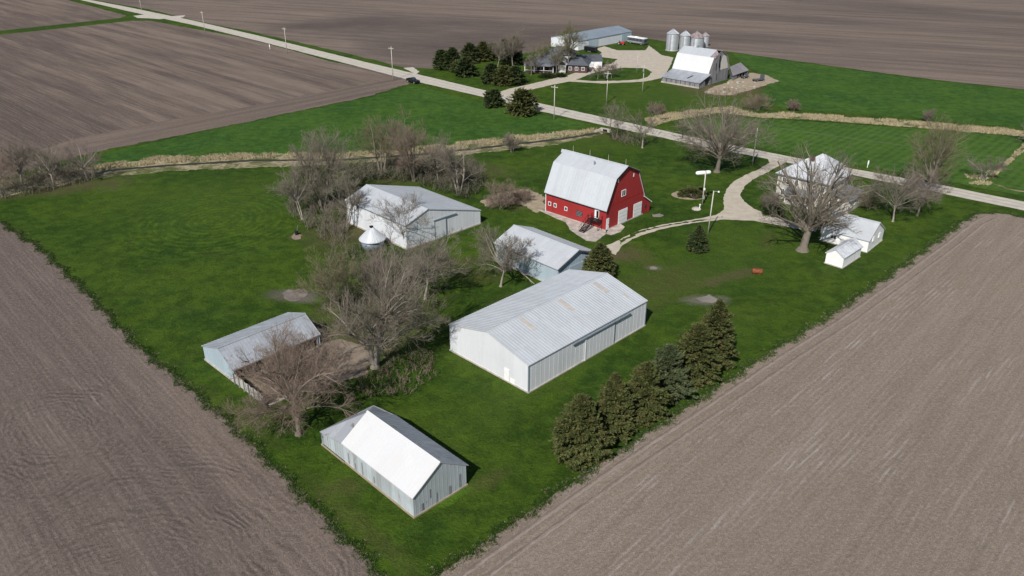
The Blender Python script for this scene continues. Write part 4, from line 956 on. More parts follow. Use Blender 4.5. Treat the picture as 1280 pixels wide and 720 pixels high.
pole(940.5, 206, 160, 'utility pole beside the large bare tree next to the road', arm=False, extra='can')
pole(796, 91, 68, 'thin pole standing in the grass island of the far farmyard', arm=False, r=.1)
# yard light
x, y = at(885, 291.5); t = thing('yard_light', 'bare yard light pole with a small lamp arm by the dark cone shaped spruce', 'lamp post', (x, y, 0), 0)
m = MB(); m.tube((0, 0, -.1), (0.15, 0, 8.8), .14, .1, 8); m.build('post', M['pole'], t, True)
m = MB(); m.tube((.15, 0, 8.6), (1.15, -.1, 8.72), .04, n=6); m.build('lamp_arm', M['steel'], t)
m = MB(); m.tube((1.1, -.1, 8.55), (1.1, -.1, 8.78), .2, .12, 10); m.build('lamp_shade', M['white'], t)
# raised tank on a pole
x, y = at(876.5, 256); t = thing('raised_tank', 'white tank mounted on top of a pole with meter boxes', 'tank', (x, y, 0), R_(14))
m = MB(); m.tube((.25, .05, -.1), (.25, .05, 7.6), .14, .12, 8); m.build('post', M['pole'], t, True)
m = MB(); hz = 7.0
pr = [(-1.75, .02), (-1.7, .2), (-1.55, .34), (-1.3, .42), (1.3, .42), (1.55, .34), (1.7, .2), (1.75, .02)]
k = len(m.v); nn = 18
for xx, rr_ in pr:
    for i in range(nn):
        a = 2 * math.pi * i / nn; m.v.append((xx, .62 + rr_ * math.cos(a), hz + rr_ * math.sin(a)))
for j in range(len(pr) - 1):
    for i in range(nn): m.f.append((k+j*nn+i, k+j*nn+(i+1) % nn, k+(j+1)*nn+(i+1) % nn, k+(j+1)*nn+i))
m.f += [tuple(range(k+nn-1, k-1, -1)), tuple(range(k+(len(pr)-1)*nn, k+len(pr)*nn))]
m.build('tank', M['white'], t, True)
m = MB(); m.box(.1, .15, hz - .5, .4, .62, hz - .4); m.box(.1, .15, hz + .4, .4, .62, hz + .48); m.build('bracket', M['steel'], t)
m = MB(); m.box(.0, -.2, 1.3, .5, -.09, 2.1); m.build('meter_box', M['steel'], t)
m = MB(); m.box(.05, -.2, 3.3, .45, -.09, 3.8); m.build('meter_box', M['white'], t)
# grey dome cover near it
x, y = at(870.5, 261.5); t = thing('well_cover', 'low round grey well cover at the foot of the raised tank', 'well cover', (x, y, 0))
m = MB(); m.lathe([(1.0, -.05), (1.0, .12), (.8, .3), (.3, .42), (.05, .44)], 20); m.build('lid', M['found'], t, True)
m = MB(); m.tube((.6, -.2, .1), (.6, -.2, 1.0), .1, n=8); m.box(.45, -.35, 1.0, .75, -.05, 1.2); m.build('hydrant', M['white'], t)
# rusty barrel
x, y = at(946, 342); t = thing('fuel_barrel', 'rusty red barrel lying on the lawn', 'barrel', (x, y, 0), R_(-12))
m = MB(); m.tube((-.85, 0, .48), (.85, 0, .48), .46, n=20); m.build('drum', M['rust'], t)
for xx in (-.8, 0, .8):
    m = MB(); m.tube((xx - .03, 0, .48), (xx + .03, 0, .48), .49, n=20); m.build('hoop', M['rust'], t)
m = MB(); m.box(-.55, -.4, 0, -.4, .4, .12); m.box(.4, -.4, 0, .55, .4, .12); m.build('skid', M['rust'], t)
# white marker posts
def marker(px, py, h, label):
    x, y = at(px, py); t = thing('marker_post', label, 'marker post', (x, y, 0))
    m = MB(); m.tube((0, 0, -.05), (0, 0, h), .09, n=8); m.build('post', M['white'], t)
    m = MB(); m.box(-.16, -.12, h - .9, .16, -.07, h + .1); m.build('plate', M['white'], t)
marker(337.5, 61.5, 1.9, 'white marker post on the verge left of a utility pole near the field')
marker(1084, 209.5, 1.7, 'white marker post across the road from the farmhouse')
# fire ring
x, y = at(371, 293.5); t = thing('burn_barrel', 'small dark burn barrel on a dirt spot in the left lawn', 'barrel', (x, y, 0))
m = MB(); m.lathe([(.32, 0), (.34, .4), (.32, .85), (.28, .86)], 16); m.build('drum', M['black'], t)
m = MB(); m.tube((.1, 0, .5), (.35, .1, 2.0), .06, .04, 6); m.build('stake', M['grey_wood'], t)
# culvert
x, y = at(757, 164.5); t = thing('culvert', 'pale stone culvert end where the creek meets the road', 'culvert', (x, y, 0), R_(-38))
m = MB(); m.box(-1.6, -.3, 0, 1.6, .3, .9); m.hexa([(-1.6, -.3, 0), (-1.3, -.3, 0), (-2.1, -2.0, 0), (-2.4, -2.0, 0)], [(-1.6, -.3, .8), (-1.3, -.3, .8), (-2.1, -2.0, .3), (-2.4, -2.0, .3)]); m.build('headwall', M['found'], t)
m = MB(); m.box(-.7, -.33, .05, .7, -.301, .7); m.build('opening', M['darkhole'], t)

def wheel(t, x, y, r=.38, w=.26):
    m = MB(); m.tube((x, y - w/2, r), (x, y + w/2, r), r, n=18); o = m.build('wheel', M['rubber'], t)
    s_ = -1 if y < 0 else 1
    m = MB(); m.tube((x, y + s_ * (w/2 + .001), r), (x, y + s_ * (w/2 + .02), r), r * .55, n=14); m.build('rim', M['steel'], o)
carp = m_plain('black car paint', (.012, .012, .015), .2, var=.1)
# pickup by the road
pA, pB = at(507, 104), at(528, 103.6); a_ = ang((460, 84), (560, 108)); x, y = at(516.5, 103.5)
t = thing('pickup_truck', 'black pickup truck parked on the verge beside the road', 'pickup truck', (x, y, 0), a_)
m = MB(); m.box(-2.75, -.98, .5, 2.75, .98, 1.05); m.hexa([(1.0, -.96, 1.05), (2.7, -.93, 1.05), (2.7, .93, 1.05), (1.0, .96, 1.05)], [(1.0, -.92, 1.25), (2.6, -.85, 1.15), (2.6, .85, 1.15), (1.0, .92, 1.25)])
m.box(-2.75, -.98, 1.051, -.9, -.86, 1.35); m.box(-2.75, .86, 1.051, -.9, .98, 1.35); m.box(-2.75, -.859, 1.051, -2.65, .859, 1.35); m.build('body', carp, t)
m = MB(); m.hexa([(-.9, -.95, 1.051), (.99, -.95, 1.051), (.99, .95, 1.051), (-.9, .95, 1.051)], [(-.75, -.75, 1.85), (.35, -.75, 1.85), (.35, .75, 1.85), (-.75, .75, 1.85)]); m.build('cab', carp, t)
m = MB(); m.hexa([(.5, -.72, 1.72), (.92, -.84, 1.27), (.92, .84, 1.27), (.5, .72, 1.72)], [(.53, -.72, 1.75), (.97, -.84, 1.29), (.97, .84, 1.29), (.53, .72, 1.75)]); m.build('windscreen', M['glass'], t)
for x_ in (-1.75, 1.75):
    for y_ in (-.9, .9): wheel(t, x_, y_, .42)
for y_ in (-.7, .7):
    m = MB(); m.box(2.751, y_ - .18, .75, 2.79, y_ + .18, .95); m.build('headlight', M['glass'], t)
# motorhome
x, y = at(786.5, 54.5); t = thing('motorhome', 'white roofed motorhome with dark windows parked beside the long white shed', 'motorhome', (55.6, 366.0, 0), R_(-47))
m = MB(); m.box(-4.7, -1.2, .5, 4.7, 1.2, 2.7); m.build('body', M['shingle_dark'], t)
m = MB(); m.box(-4.75, -1.25, 2.701, 4.65, 1.25, 3.0); m.build('roof', M['white'], t)
for x_ in (-3.6, -1.8, .2, 2.2):
    m = MB(); m.box(x_, -1.24, 1.6, x_ + 1.3, -1.201, 2.4); m.build('window', M['glass'], t)
m = MB(); m.box(-4.6, -1.23, .75, 3.6, -1.201, 1.35); m.build('side_stripe', M['steel'], t)
m = MB(); m.box(4.701, -1.0, 1.5, 4.74, 1.0, 2.5); m.build('windscreen', M['glass'], t)
for x_ in (-2.9, 3.2):
    for y_ in (-1.08, 1.08): wheel(t, x_, y_, .5, .3)
m = MB(); m.box(-1.2, -.5, 3.001, .2, .5, 3.25); m.build('air_unit', M['white'], t)
# black trailer
t = thing('cargo_trailer', 'black box trailer parked in the gravel yard by the long shed', 'trailer', (33.2, 345.9, 0), R_(-43))
m = MB(); m.box(-2.8, -1.05, .6, 2.8, 1.05, 2.3); m.build('body', carp, t)
m = MB(); m.box(-2.85, -1.1, 2.301, 2.85, 1.1, 2.36); m.build('roof', M['shingle_dark'], t)
m = MB(); m.hexa([(2.8, -.3, .5), (4.2, -.05, .5), (4.2, .05, .5), (2.8, .3, .5)], [(2.8, -.3, .62), (4.2, -.05, .62), (4.2, .05, .62), (2.8, .3, .62)]); m.build('drawbar', M['black'], t)
for x_ in (-.5, .5):
    for y_ in (-.95, .95): wheel(t, x_, y_, .38)
# red tractor
x, y = at(776.5, 56); t = thing('garden_tractor', 'small red tractor on the grass in front of the long white shed', 'tractor', (x, y, 0), R_(-30))
m = MB(); m.box(-.2, -.45, .6, 1.6, .45, 1.25); m.box(-1.3, -.7, .8, -.2, .7, 1.1); m.build('body', M['redpaint'], t)
m = MB(); m.box(-.9, -.3, 1.101, -.4, .3, 1.25); m.box(-1.0, -.3, 1.101, -.9, .3, 1.7); m.build('seat', M['black'], t)
for x_, r_ in ((-.8, .6), (1.2, .36)):
    for y_ in (-.8, .8): wheel(t, x_, y_, r_, .3)
m = MB(); m.tube((-.1, 0, 1.25), (-.3, 0, 1.6), .03, n=6); m.tube((-.3, 0, 1.6), (-.33, 0, 1.62), .22, n=12); m.build('steering_wheel', M['black'], t)
# farm junk by the derelict barn
for (px, py, s_, lab) in ((948, 101.5, 1.3, 'dark rusting wagon frame on the rubble yard'), (931, 98, .8, 'dark low scrap implement at the leaning shed')):
    x, y = at(px, py); t = thing('farm_implement', lab, 'farm implement', (x, y, 0), .4)
    m = MB(); m.box(-1.6 * s_, -.6 * s_, .6, 1.6 * s_, .6 * s_, .8); m.box(.8 * s_, -.5 * s_, .801, 1.5 * s_, .5 * s_, 1.7 * s_); m.build('frame', M['shingle_dark'], t)
    for x_ in (-1.1, 1.1):
        for y_ in (-.8, .8): wheel(t, x_ * s_, y_ * s_, .4, .18)
# rubble blocks
rr = random.Random(8)
BL = world([(885, 117), (905, 106), (925, 98), (960, 97), (968, 101), (930, 114), (900, 120)])
t0 = None
for i, p in enumerate(scatter(BL, 26, rr)):
    m = MB(); s_ = rr.uniform(.25, .75); n_ = 7; pts = [(s_ * rr.uniform(.7, 1.2) * math.cos(6.283 * k / n_), s_ * rr.uniform(.7, 1.2) * math.sin(6.283 * k / n_)) for k in range(n_)]
    m.poly_prism(pts, -.1, s_ * rr.uniform(.4, .8)); o = m.build('rubble_block', M[rr.choice(['found', 'mud', 'pale_wood', 'concrete'])]); o.location = (p[0], p[1], 0)
    tag(o, 'block of rubble lying in the yard of the derelict barn', 'rubble', 'rubble strewn over the derelict barn yard')

# ================================================================== TREES
def tree_at(px, py, ty, wpx, label, seed, name='bare_tree', group=None, **k):
    x, y = at(px, py); H = tall(px, py, ty); sp = wpx * mpp(px, py)
    return bare_tree(name, label, 'tree', (x, y), H, sp, seed, group=group, **k)
tree_at(1003, 313, 182, 128, 'giant bare tree with a thick trunk in front of the farmhouse', 11, trunk_r=.82, fork=.12, limbs=17, n2=8, n3=6, n4=4, bark='bark', twig='twig', tw=.017, low=-.35)
tree_at(1116, 277, 214, 82, 'low spreading bare tree right of the white garage', 12, trunk_r=.2, fork=.2, limbs=12, n2=9, n3=8, n4=4, bark='bark_pale', twig='twig', tw=.012)
tree_at(1146, 270, 216, 62, 'mauve twigged bare tree at the field corner', 13, trunk_r=.2, fork=.2, limbs=11, n2=9, n3=8, n4=4, twig='twig_pink', tw=.012)
tree_at(1154, 246, 150, 66, 'tall upright bare tree beside the road on the right', 14, trunk_r=.34, fork=.12, limbs=16, n2=9, n3=8, n4=5, rise=.8, twig='twig_olive', tw=.014)
tree_at(1228, 224, 196, 44, 'short bleached stump like tree in the hayfield', 15, stems=3, trunk_r=.45, fork=.3, limbs=9, n2=8, n3=6, n4=4, bark='bark_pale', twig='twig', tw=.014)
tree_at(1283, 180, 152, 26, 'small bare tree at the right edge of the photo by the creek', 16, trunk_r=.2, limbs=8, n2=7, n3=6, n4=4, twig='twig')
tree_at(896, 215, 119, 100, 'large round bare tree between the driveway and the road', 17, trunk_r=.6, fork=.12, limbs=17, n2=10, n3=8, n4=4, bark='bark', twig='twig', tw=.017, low=-.55)
tree_at(803, 185, 133, 50, 'thin bare tree right of the pair by the culvert', 18, trunk_r=.22, limbs=8, n2=8, n3=6, n4=4, bark='bark_pale', tw=.012)
tree_at(768, 174, 128, 42, 'thin bare tree left of the pair by the culvert', 19, stems=2, trunk_r=.2, limbs=8, n2=8, n3=6, n4=4, tw=.012)
# creek side group behind white shed
G1 = 'bare trees along the creek behind the saltbox shed'
tree_at(574, 244, 163, 50, 'bare creek tree nearest the red barn with pale stems', 20, stems=3, trunk_r=.3, fork=.2, limbs=12, n2=9, n3=7, n4=5, rise=.8, bark='bark_pale', twig='twig', group=G1)
tree_at(518, 226, 137, 60, 'rust tinged bare creek tree, second from the red barn', 21, stems=3, trunk_r=.32, fork=.15, limbs=15, n2=9, n3=8, n4=5, rise=.8, twig='twig_red', group=G1)
tree_at(476, 220, 140, 52, 'olive tinged bare creek tree, third from the red barn', 22, stems=3, trunk_r=.3, fork=.15, limbs=14, n2=9, n3=8, n4=5, rise=.8, twig='twig_olive', group=G1)
tree_at(404, 262, 152, 62, 'tall grey bare tree at the left end of the creek group', 23, stems=4, trunk_r=.34, fork=.12, limbs=18, n2=9, n3=8, n4=5, rise=.8, twig='twig', group=G1)
tree_at(379, 275, 205, 64, 'pale stemmed bare tree on the lawn edge left of the creek group', 24, stems=2, trunk_r=.25, limbs=12, n2=9, n3=7, n4=4, rise=.5, bark='bark_pale', twig='twig', group=G1)
tree_at(432, 288, 215, 52, 'bare tree against the left wall of the saltbox shed', 25, stems=3, trunk_r=.22, limbs=11, n2=8, n3=7, n4=4, rise=.8, twig='twig', group=G1)
tree_at(548, 230, 168, 40, 'slim bare tree between the rust tinged creek tree and the one by the barn', 26, trunk_r=.22, limbs=10, n2=8, n3=7, n4=4, rise=.8, twig='twig', group=G1)
# centre trees
tree_at(508, 308, 240, 72, 'open crowned bare tree in front of the white saltbox shed doors', 27, stems=2, trunk_r=.26, fork=.2, limbs=11, n2=8, n3=6, n4=4, rise=.6, bark='bark_pale', twig='twig', tw=.012)
tree_at(468, 458, 322, 150, 'biggest bare tree in the centre thicket beside the dirt yard', 28, stems=3, trunk_r=.66, fork=.14, limbs=15, n2=9, n3=8, n4=4, rise=.5, bark='bark_pale', twig='twig', tw=.016, low=-.4)
tree_at(531, 374, 292, 96, 'leaning pale stemmed bare tree above the shadowed lawn', 29, trunk_r=.26, fork=.25, limbs=11, n2=9, n3=8, n4=5, lean=(.1, .0), bark='bark_pale', twig='twig', tw=.014)
tree_at(430, 398, 318, 84, 'bare tree at the left side of the centre thicket', 30, stems=3, trunk_r=.25, fork=.15, limbs=12, n2=9, n3=8, n4=5, rise=.5, twig='twig_olive', tw=.013)
tree_at(486, 374, 300, 80, 'bare tree in the middle of the thicket below the conical crib', 33, stems=3, trunk_r=.25, fork=.15, limbs=12, n2=9, n3=8, n4=5, rise=.5, twig='twig_pink', tw=.013)
tree_at(626, 358, 287, 70, 'twiggy bare tree with a snapped limb beside the small metal shed', 31, trunk_r=.22, fork=.28, limbs=13, n2=9, n3=8, n4=5, bark='bark_pale', twig='twig', tw=.013)
tree_at(373, 543, 424, 128, 'low wide reddish bare tree in front of the open shed', 32, trunk_r=.33, fork=.18, limbs=18, n2=10, n3=9, n4=5, rise=.3, bark='bark', twig='twig_red', droop=.05, tw=.012)
tree_at(350, 480, 438, 84, 'bare thorny tree inside the corral of the open shed', 34, stems=3, trunk_r=.2, fork=.12, limbs=13, n2=9, n3=8, n4=4, twig='twig_red', tw=.011)
# fallen limb
x, y = at(640, 345); t = thing('fallen_branch', 'bleached broken branch lying from the twiggy tree towards the small shed', 'branch', (x, y, 0), 0)
q = at(668, 356); dx, dy = q[0] - x, q[1] - y
m = MB(); m.tube((0, 0, 2.2), (dx * .5, dy * .5, 1.2), .16, .13, 7); m.tube((dx * .5, dy * .5, 1.2), (dx, dy, .15), .13, .07, 7); m.tube((dx * .5, dy * .5, 1.2), (dx * .8, dy * .8 + 1.2, .9), .06, .03, 5); m.tube((dx * .7, dy * .7, .8), (dx * .9, dy * .9 - 1.0, .5), .05, .02, 5); m.build('limb', M['bark_pale'], t, True)
# left edge
G2 = 'bare trees by the creek at the left edge'
for i, (px, py, ty, w, lab, tw_) in enumerate([(4, 246, 165, 52, 'bare tree at the very left edge of the photo', 'twig_red'), (28, 232, 172, 42, 'second bare tree from the left edge beside the creek', 'twig'),
        (68, 232, 175, 40, 'pale trunked bare tree third from the left edge', 'twig'), (110, 225, 170, 46, 'rightmost bare tree of the left edge group', 'twig_pink'), (50, 215, 185, 34, 'small bare tree behind the third tree from the left edge', 'twig')]):
    tree_at(px, py, ty, w, lab, 40 + i, trunk_r=.24, fork=.2, limbs=10, n2=8, n3=7, n4=4, bark='bark_pale' if i else 'bark', twig=tw_, group=G2, tw=.014)
# far farm
tree_at(709, 90, 27, 32, 'very tall bare tree standing in front of the far house', 50, trunk_r=.36, fork=.3, limbs=13, n2=8, n3=7, n4=4, rise=.8, twig='twig_olive', tw=.026)
tree_at(678, 88, 48, 22, 'slim dark bare tree before the left part of the far house', 51, trunk_r=.26, fork=.3, limbs=9, n2=7, n3=6, n4=3, rise=.8, twig='twig_olive', tw=.026)
tree_at(695, 93, 58, 20, 'short dark bare tree before the entry of the far house', 56, trunk_r=.2, fork=.2, limbs=9, n2=7, n3=6, n4=3, rise=.6, twig='twig_olive', tw=.026)
tree_at(664, 94, 62, 20, 'bare tree beside the porch at the left end of the far house', 57, trunk_r=.2, fork=.2, limbs=9, n2=8, n3=6, n4=3, rise=.6, tw=.024)
tree_at(641, 84, 36, 32, 'large bare tree left of the far house behind the evergreens', 52, trunk_r=.3, fork=.2, limbs=12, n2=8, n3=7, n4=4, rise=.6, tw=.018)
tree_at(622, 84, 47, 26, 'bare tree above the middle of the evergreen row', 53, trunk_r=.25, fork=.2, limbs=10, n2=8, n3=6, n4=4, tw=.018)
tree_at(747, 99, 80, 26, 'small leafless tree left in the far grass island', 54, trunk_r=.14, fork=.25, limbs=8, n2=8, n3=7, n4=3, twig='twig_pink', tw=.014)
tree_at(764, 98, 78, 24, 'small leafless tree right in the far grass island', 55, trunk_r=.14, fork=.25, limbs=8, n2=8, n3=7, n4=3, twig='twig_pink', tw=.014)
# bare bushes
for i, (px, py, ty, w, lab, tw_) in enumerate([
    (627, 262, 228, 44, 'reddish bare bush on the bare ground left of the red barn', 'twig_red'), (652, 250, 236, 30, 'smaller reddish bare bush behind the red barn corner', 'twig_red'),
    (947, 138, 118, 40, 'reddish bush by the creek behind the large bare tree', 'twig_red'), (991, 139, 125, 15, 'small round reddish bush on the creek bank', 'twig_red'), (820, 143, 128, 20, 'brown bush on the creek bank near the road', 'twig_red'),
    (1160, 152, 136, 12, 'faint bare bush on the far creek bank', 'twig'), (962, 262, 238, 26, 'bare shrub at the left corner of the farmhouse', 'twig'), (1086, 262, 236, 32, 'bare shrub between the garage and the low spreading tree', 'twig_olive'),
    (640, 190, 166, 22, 'bare bush in the creek bank grass left of the barn ridge', 'twig'), (1222, 132, 122, 0, '', '')]):
    if not lab: continue
    tree_at(px, py, ty, w, lab, 60 + i, name='bare_shrub', stems=7, trunk_r=.09, fork=.05, limbs=21, n2=7, n3=6, n4=3, rise=.5, twig=tw_, group='leafless shrubs', tw=.011)

# conifers
G3 = 'row of six spruces at the field edge'
C6 = [(724, 578, 493, 62, 'largest olive spruce, nearest the camera end of the row', 'needle'), (765, 549, 466, 46, 'second olive spruce from the near end of the row', 'needle'),
      (804, 528, 452, 50, 'third spruce from the near end, brown at its foot', 'needle'), (832, 502, 431, 50, 'blue green spruce in the middle of the row', 'needle_blue'),
      (866, 482, 404, 54, 'fifth spruce from the near end with a broad crown', 'needle'), (890, 461, 374, 46, 'farthest and tallest spruce of the row with brownish tip', 'needle')]
for i, (px, py, ty, w, lab, mt) in enumerate(C6):
    x, y = at(px, py - 8); H = tall(px, py - 8, ty); conifer('spruce_tree', lab, (x, y), H, w / 2 * mpp(px, py) * 1.32, 70 + i, mt, G3, nb=430, per=84, leaf=.27, pw=.68, ragged_=.38)
x, y = at(871.5, 313); conifer('spruce_tree', 'single dark cone shaped spruce on the lawn by the yard light', (x, y), tall(871.5, 313, 282), 14.5 * mpp(871, 313) * 1.1, 80, 'needle_dark', nb=420, per=30, leaf=.3, pw=.8, ragged_=.12)
x, y = at(748, 349); conifer('spruce_tree', 'olive spruce standing behind the ridge of the largest shed', (x, y), tall(748, 349, 304), 23 * mpp(748, 349), 81, 'needle', nb=520, per=34, leaf=.36, pw=.65)
G4 = 'evergreens on the lawn of the far farm'
for i, (px, py, ty, w, lab, mt) in enumerate([
    (617, 135, 113, 24, 'smaller spruce of the pair below the far driveway', 'needle_dark'), (653, 144, 114, 36, 'larger spruce of the pair below the far driveway', 'needle'),
    (552, 88, 63, 20, 'leftmost evergreen of the row at the far farm', 'needle_dark'), (566, 89, 60, 22, 'second evergreen of the far row from the left', 'needle_dark'),
    (582, 97, 73, 26, 'round spruce in front of the far evergreen row', 'needle_dark'), (587, 80, 55, 22, 'evergreen behind the round spruce in the far row', 'needle_dark'),
    (604, 78, 53, 20, 'evergreen in the middle of the far row', 'needle'), (616, 76, 55, 18, 'evergreen right of the middle of the far row', 'needle'), (631, 78, 50, 20, 'evergreen second from the right end of the far row', 'needle_dark'),
    (643, 83, 46, 20, 'tall evergreen at the right end of the far row by the house', 'needle_dark'), (614, 106, 80, 22, 'left evergreen of the clump above the road junction', 'needle_dark'),
    (629, 108, 84, 24, 'middle evergreen of the clump above the road junction', 'needle'), (643, 107, 84, 24, 'right evergreen of the clump above the road junction', 'needle_dark'),
    (573, 92, 76, 16, 'small olive evergreen between the far row and round spruce', 'needle')]):
    x, y = at(px, py - 2); conifer('spruce_tree', lab, (x, y), tall(px, py - 2, ty), w / 2 * mpp(px, py) * 1.3, 90 + i, mt, G4, nb=300, per=26, leaf=.6, pw=.55, ragged_=.3)
# round yew bush in a ring bed
x, y = at(864, 244); ribbon_pts = [(x + 4.4 * math.cos(a) * (1 if math.cos(a) < 0 else .8), y + 3.0 * math.sin(a)) for a in np.linspace(0, 6.28, 24, endpoint=False)]
sheet('flower_bed', ribbon_pts, .03, M['mud'], .15, .5)
t = thing('yew_bush', 'low round evergreen bush in a bare ring bed near the raised tank', 'bush', (x + .3, y, 0))
rg = np.random.default_rng(5); n = 5200; a = rg.uniform(0, 6.283, n); ph = np.arcsin(rg.uniform(0, 1, n)); rad = rg.uniform(.75, 1.03, n) * (1 + .12 * np.sin(a * 4) + .1 * np.sin(a * 7 + ph * 5))
P = np.stack([np.cos(a) * np.cos(ph) * 3.2 * rad, np.sin(a) * np.cos(ph) * 2.4 * rad, np.sin(ph) * 1.6 * rad + .05], 1)
np_mesh('foliage', [leafquads(P, norm(P + rg.normal(0, .4, P.shape)), rg.uniform(.18, .32, n), rg)], M['needle'], t)
m = MB(); m.tube((0, 0, -.1), (0, 0, .9), .12, .05, 6); m.build('stem', M['bark'], t)
def leafy_bush(px, py, rx, ry, rz, lab, seed, mat='leaf'):
    x, y = at(px, py); t = thing('evergreen_bush', lab, 'bush', (x, y, 0), 0); rg = np.random.default_rng(seed); n = 2400
    a = rg.uniform(0, 6.283, n); ph = np.arcsin(rg.uniform(0, 1, n)); rad = rg.uniform(.5, 1.05, n) * (1 + .15 * np.sin(a * 3 + seed) + .1 * np.sin(a * 7 + ph * 5))
    P = np.stack([np.cos(a) * np.cos(ph) * rx * rad, np.sin(a) * np.cos(ph) * ry * rad, np.sin(ph) * rz * rad + .05], 1)
    np_mesh('foliage', [leafquads(P, norm(P + rg.normal(0, .5, P.shape)), rg.uniform(.2, .36, n), rg)], M[mat], t)
    MB().tube((0, 0, -.1), (0, 0, rz * .6), .1, .05, 6).build('stem', M['bark'], t)
leafy_bush(966, 268, 2.2, 1.8, 1.6, 'dark bush at the left foot of the farmhouse', 3)
leafy_bush(684, 97, 3.0, 2.0, 1.6, 'dark bush on the lawn in front of the far house', 4)
leafy_bush(701, 96, 2.2, 1.6, 1.3, 'small dark bush left of the far garage', 6)

# thickets (uncountable)
thicket('undergrowth', 'bare tangled undergrowth along the creek behind the saltbox shed', [(420, 212), (470, 206), (540, 202), (598, 205), (604, 232), (590, 250), (540, 240), (520, 228), (470, 226), (440, 236)], 1050, 2.8, 1, 'twig', 16000)
thicket('undergrowth', 'bare brown undergrowth left of the saltbox shed', [(372, 232), (415, 222), (440, 240), (432, 282), (440, 300), (420, 312), (372, 280), (358, 262)], 900, 2.4, 2, 'twig', 2500)
thicket('undergrowth', 'bare brown thicket in the centre between the crib and the dirt yard', [(415, 312), (450, 308), (520, 318), (560, 325), (560, 360), (535, 400), (500, 425), (470, 440), (430, 420), (408, 380), (405, 340)], 600, 1.8, 3, 'twig', 3500)
thicket('undergrowth', 'bare dark brush standing in for the shadow beneath the biggest centre tree', [(452, 470), (500, 445), (540, 440), (545, 470), (510, 495), (470, 500), (445, 495)], 300, 1.0, 4, 'twig_red', 700)  # dark twigs and leaves stand in for the tree's deep shadow on the grass
thicket('undergrowth', 'bare brush at the foot of the left edge trees', [(-30, 222), (50, 210), (118, 208), (125, 224), (60, 240), (0, 252), (-30, 256)], 900, 2.4, 5, 'twig', 2500)
thicket('undergrowth', 'bare reddish weeds inside the corral of the open shed', [(300, 468), (350, 450), (400, 432), (440, 440), (400, 480), (345, 502), (330, 500)], 700, 1.3, 6, 'twig_red')
thicket('undergrowth', 'bare brush around the culvert trees', [(762, 166), (800, 172), (812, 180), (790, 184), (765, 176)], 160, 1.6, 7, 'twig', 600)
thicket('undergrowth', 'bare hedge of brush on the ground left of the red barn', [(606, 250), (645, 243), (662, 246), (655, 256), (612, 262)], 260, 1.6, 8, 'twig_red')
thicket('undergrowth', 'bare weeds over the derelict barn yard', [(880, 118), (905, 112), (930, 112), (940, 116), (915, 122), (890, 122)], 220, 1.0, 9, 'twig_red')
# reeds on creek banks
reeds('dead_reeds', 'pale dead reeds on the upper bank of the creek', cu + [(750, 164), (700, 172), (640, 178), (582, 185), (535, 190), (420, 198), (320, 198), (217, 204), (144, 210), (60, 224)], 7000, .7, 1)
reeds('dead_reeds', 'pale dead reeds on the creek bank right of the road', eu + el, 8000, .6, 2)
reeds('dead_reeds', 'dead grass tufts along the ditch in the hayfield', [(1296, 168), (1272, 188), (1248, 212), (1230, 226), (1242, 222), (1262, 204), (1290, 180)], 500, .6, 3)
reeds('dead_reeds', 'dead grass around the bleached stump tree', [(1205, 218), (1228, 220), (1250, 224), (1235, 232), (1212, 230)], 300, .5, 4)

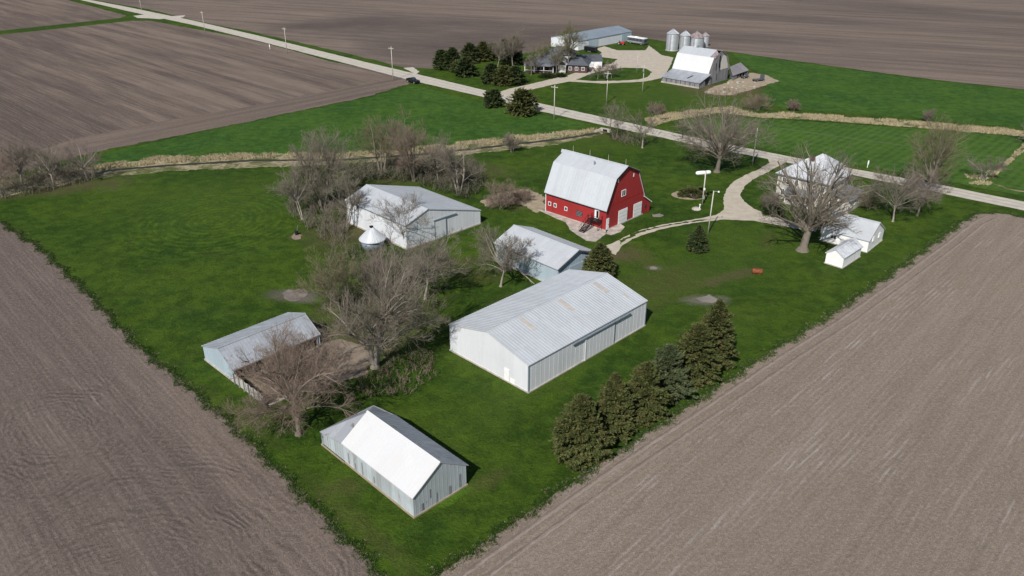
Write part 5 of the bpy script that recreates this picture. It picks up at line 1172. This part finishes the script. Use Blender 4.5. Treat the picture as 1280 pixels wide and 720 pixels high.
# ragged turf along the edges of the near fields
def fringe(name, label, line, n, mat, h, wid, seed, off=0.0):
    rg = np.random.default_rng(seed); L = np.array(line); seg = np.linalg.norm(L[1:] - L[:-1], axis=1); cum = np.r_[0, np.cumsum(seg)]
    tt = rg.uniform(0, cum[-1], n); i = np.clip(np.searchsorted(cum, tt) - 1, 0, len(seg) - 1); f = ((tt - cum[i]) / seg[i])[:, None]
    d = (L[i + 1] - L[i]) / seg[i][:, None]; nn_ = np.stack([-d[:, 1], d[:, 0]], 1)
    P2 = L[i] * (1 - f) + L[i + 1] * f + nn_ * (off + rg.normal(0, wid, n) + .35 * np.sin(tt * .8) + .2 * np.sin(tt * 2.3))[:, None]
    P = np.c_[P2, np.zeros(n)]; P = np.repeat(P, 6, 0); m = len(P); P = P + rg.normal(0, .09, (m, 3)) * np.array([1, 1, 0])
    D = norm(rg.normal(0, .6, (m, 3)) * np.array([1, 1, 0]) + np.array([0, 0, 1])); s_ = norm(np.cross(D, rg.normal(size=(m, 3)))) * .035; H = rg.uniform(.5, 1.2, m)[:, None] * h
    V = np.stack([P - s_, P + s_, P + D * H + s_ * .2, P + D * H - s_ * .2], 1).reshape(-1, 3)
    tag(np_mesh(name, [(V, np.arange(m * 4).reshape(m, 4))], M[mat]), label, 'grass', kind='stuff')
M['blade'] = m_leaf('green grass blades', (.014, .042, .005), (.034, .075, .010), (.05, .07, .015)); M['stalk'] = m_leaf('dry stalks', (.12, .10, .06), (.26, .22, .15), (.14, .12, .06))
fringe('grass_fringe', 'ragged green turf along the edge of the left field', FL, 5200, 'blade', .22, .38, 1)
fringe('grass_fringe', 'ragged green turf along the edge of the right field', FR, 6500, 'blade', .22, .38, 2)
fringe('dry_fringe', 'dry pale stalks along the edge of the left field', FL, 1300, 'stalk', .16, .45, 3)
fringe('dry_fringe', 'dry pale stalks along the edge of the right field', FR, 1500, 'stalk', .16, .45, 4)
M['track_dark'] = m_gravel('wheel pressed soil', (.13, .105, .088), (.22, .18, .155)); M['track_pale'] = m_gravel('dry loosened soil', (.22, .18, .155), (.32, .27, .23))
def shifted(line, d):
    L = [Vector(p) for p in line]; o = []
    for i, p in enumerate(L):
        t_ = (L[min(i + 1, len(L) - 1)] - L[max(i - 1, 0)]).normalized(); o.append((p.x + -t_.y * d, p.y + t_.x * d))
    return o
def track(line, w, mat, z=.03):
    a = shifted(line, w / 2); b_ = shifted(line, -w / 2); sheet('tyre_track', a + b_[::-1], z, M[mat], .09, .5)
for d, w, mt in ((-1.5, .22, 'track_dark'), (-1.9, .3, 'track_pale'), (-3.3, .25, 'track_dark'), (-3.7, .2, 'track_pale')): track(shifted(FR[:-2], d), w, mt)
M['track_soft'] = m_gravel('pressed soil', (.105, .083, .073), (.165, .132, .115))
for d, w in ((-8.6, .28), (-10.6, .28), (-16, .22), (-17.8, .22)): track(shifted(FL[2:-1], d), w, 'track_soft')
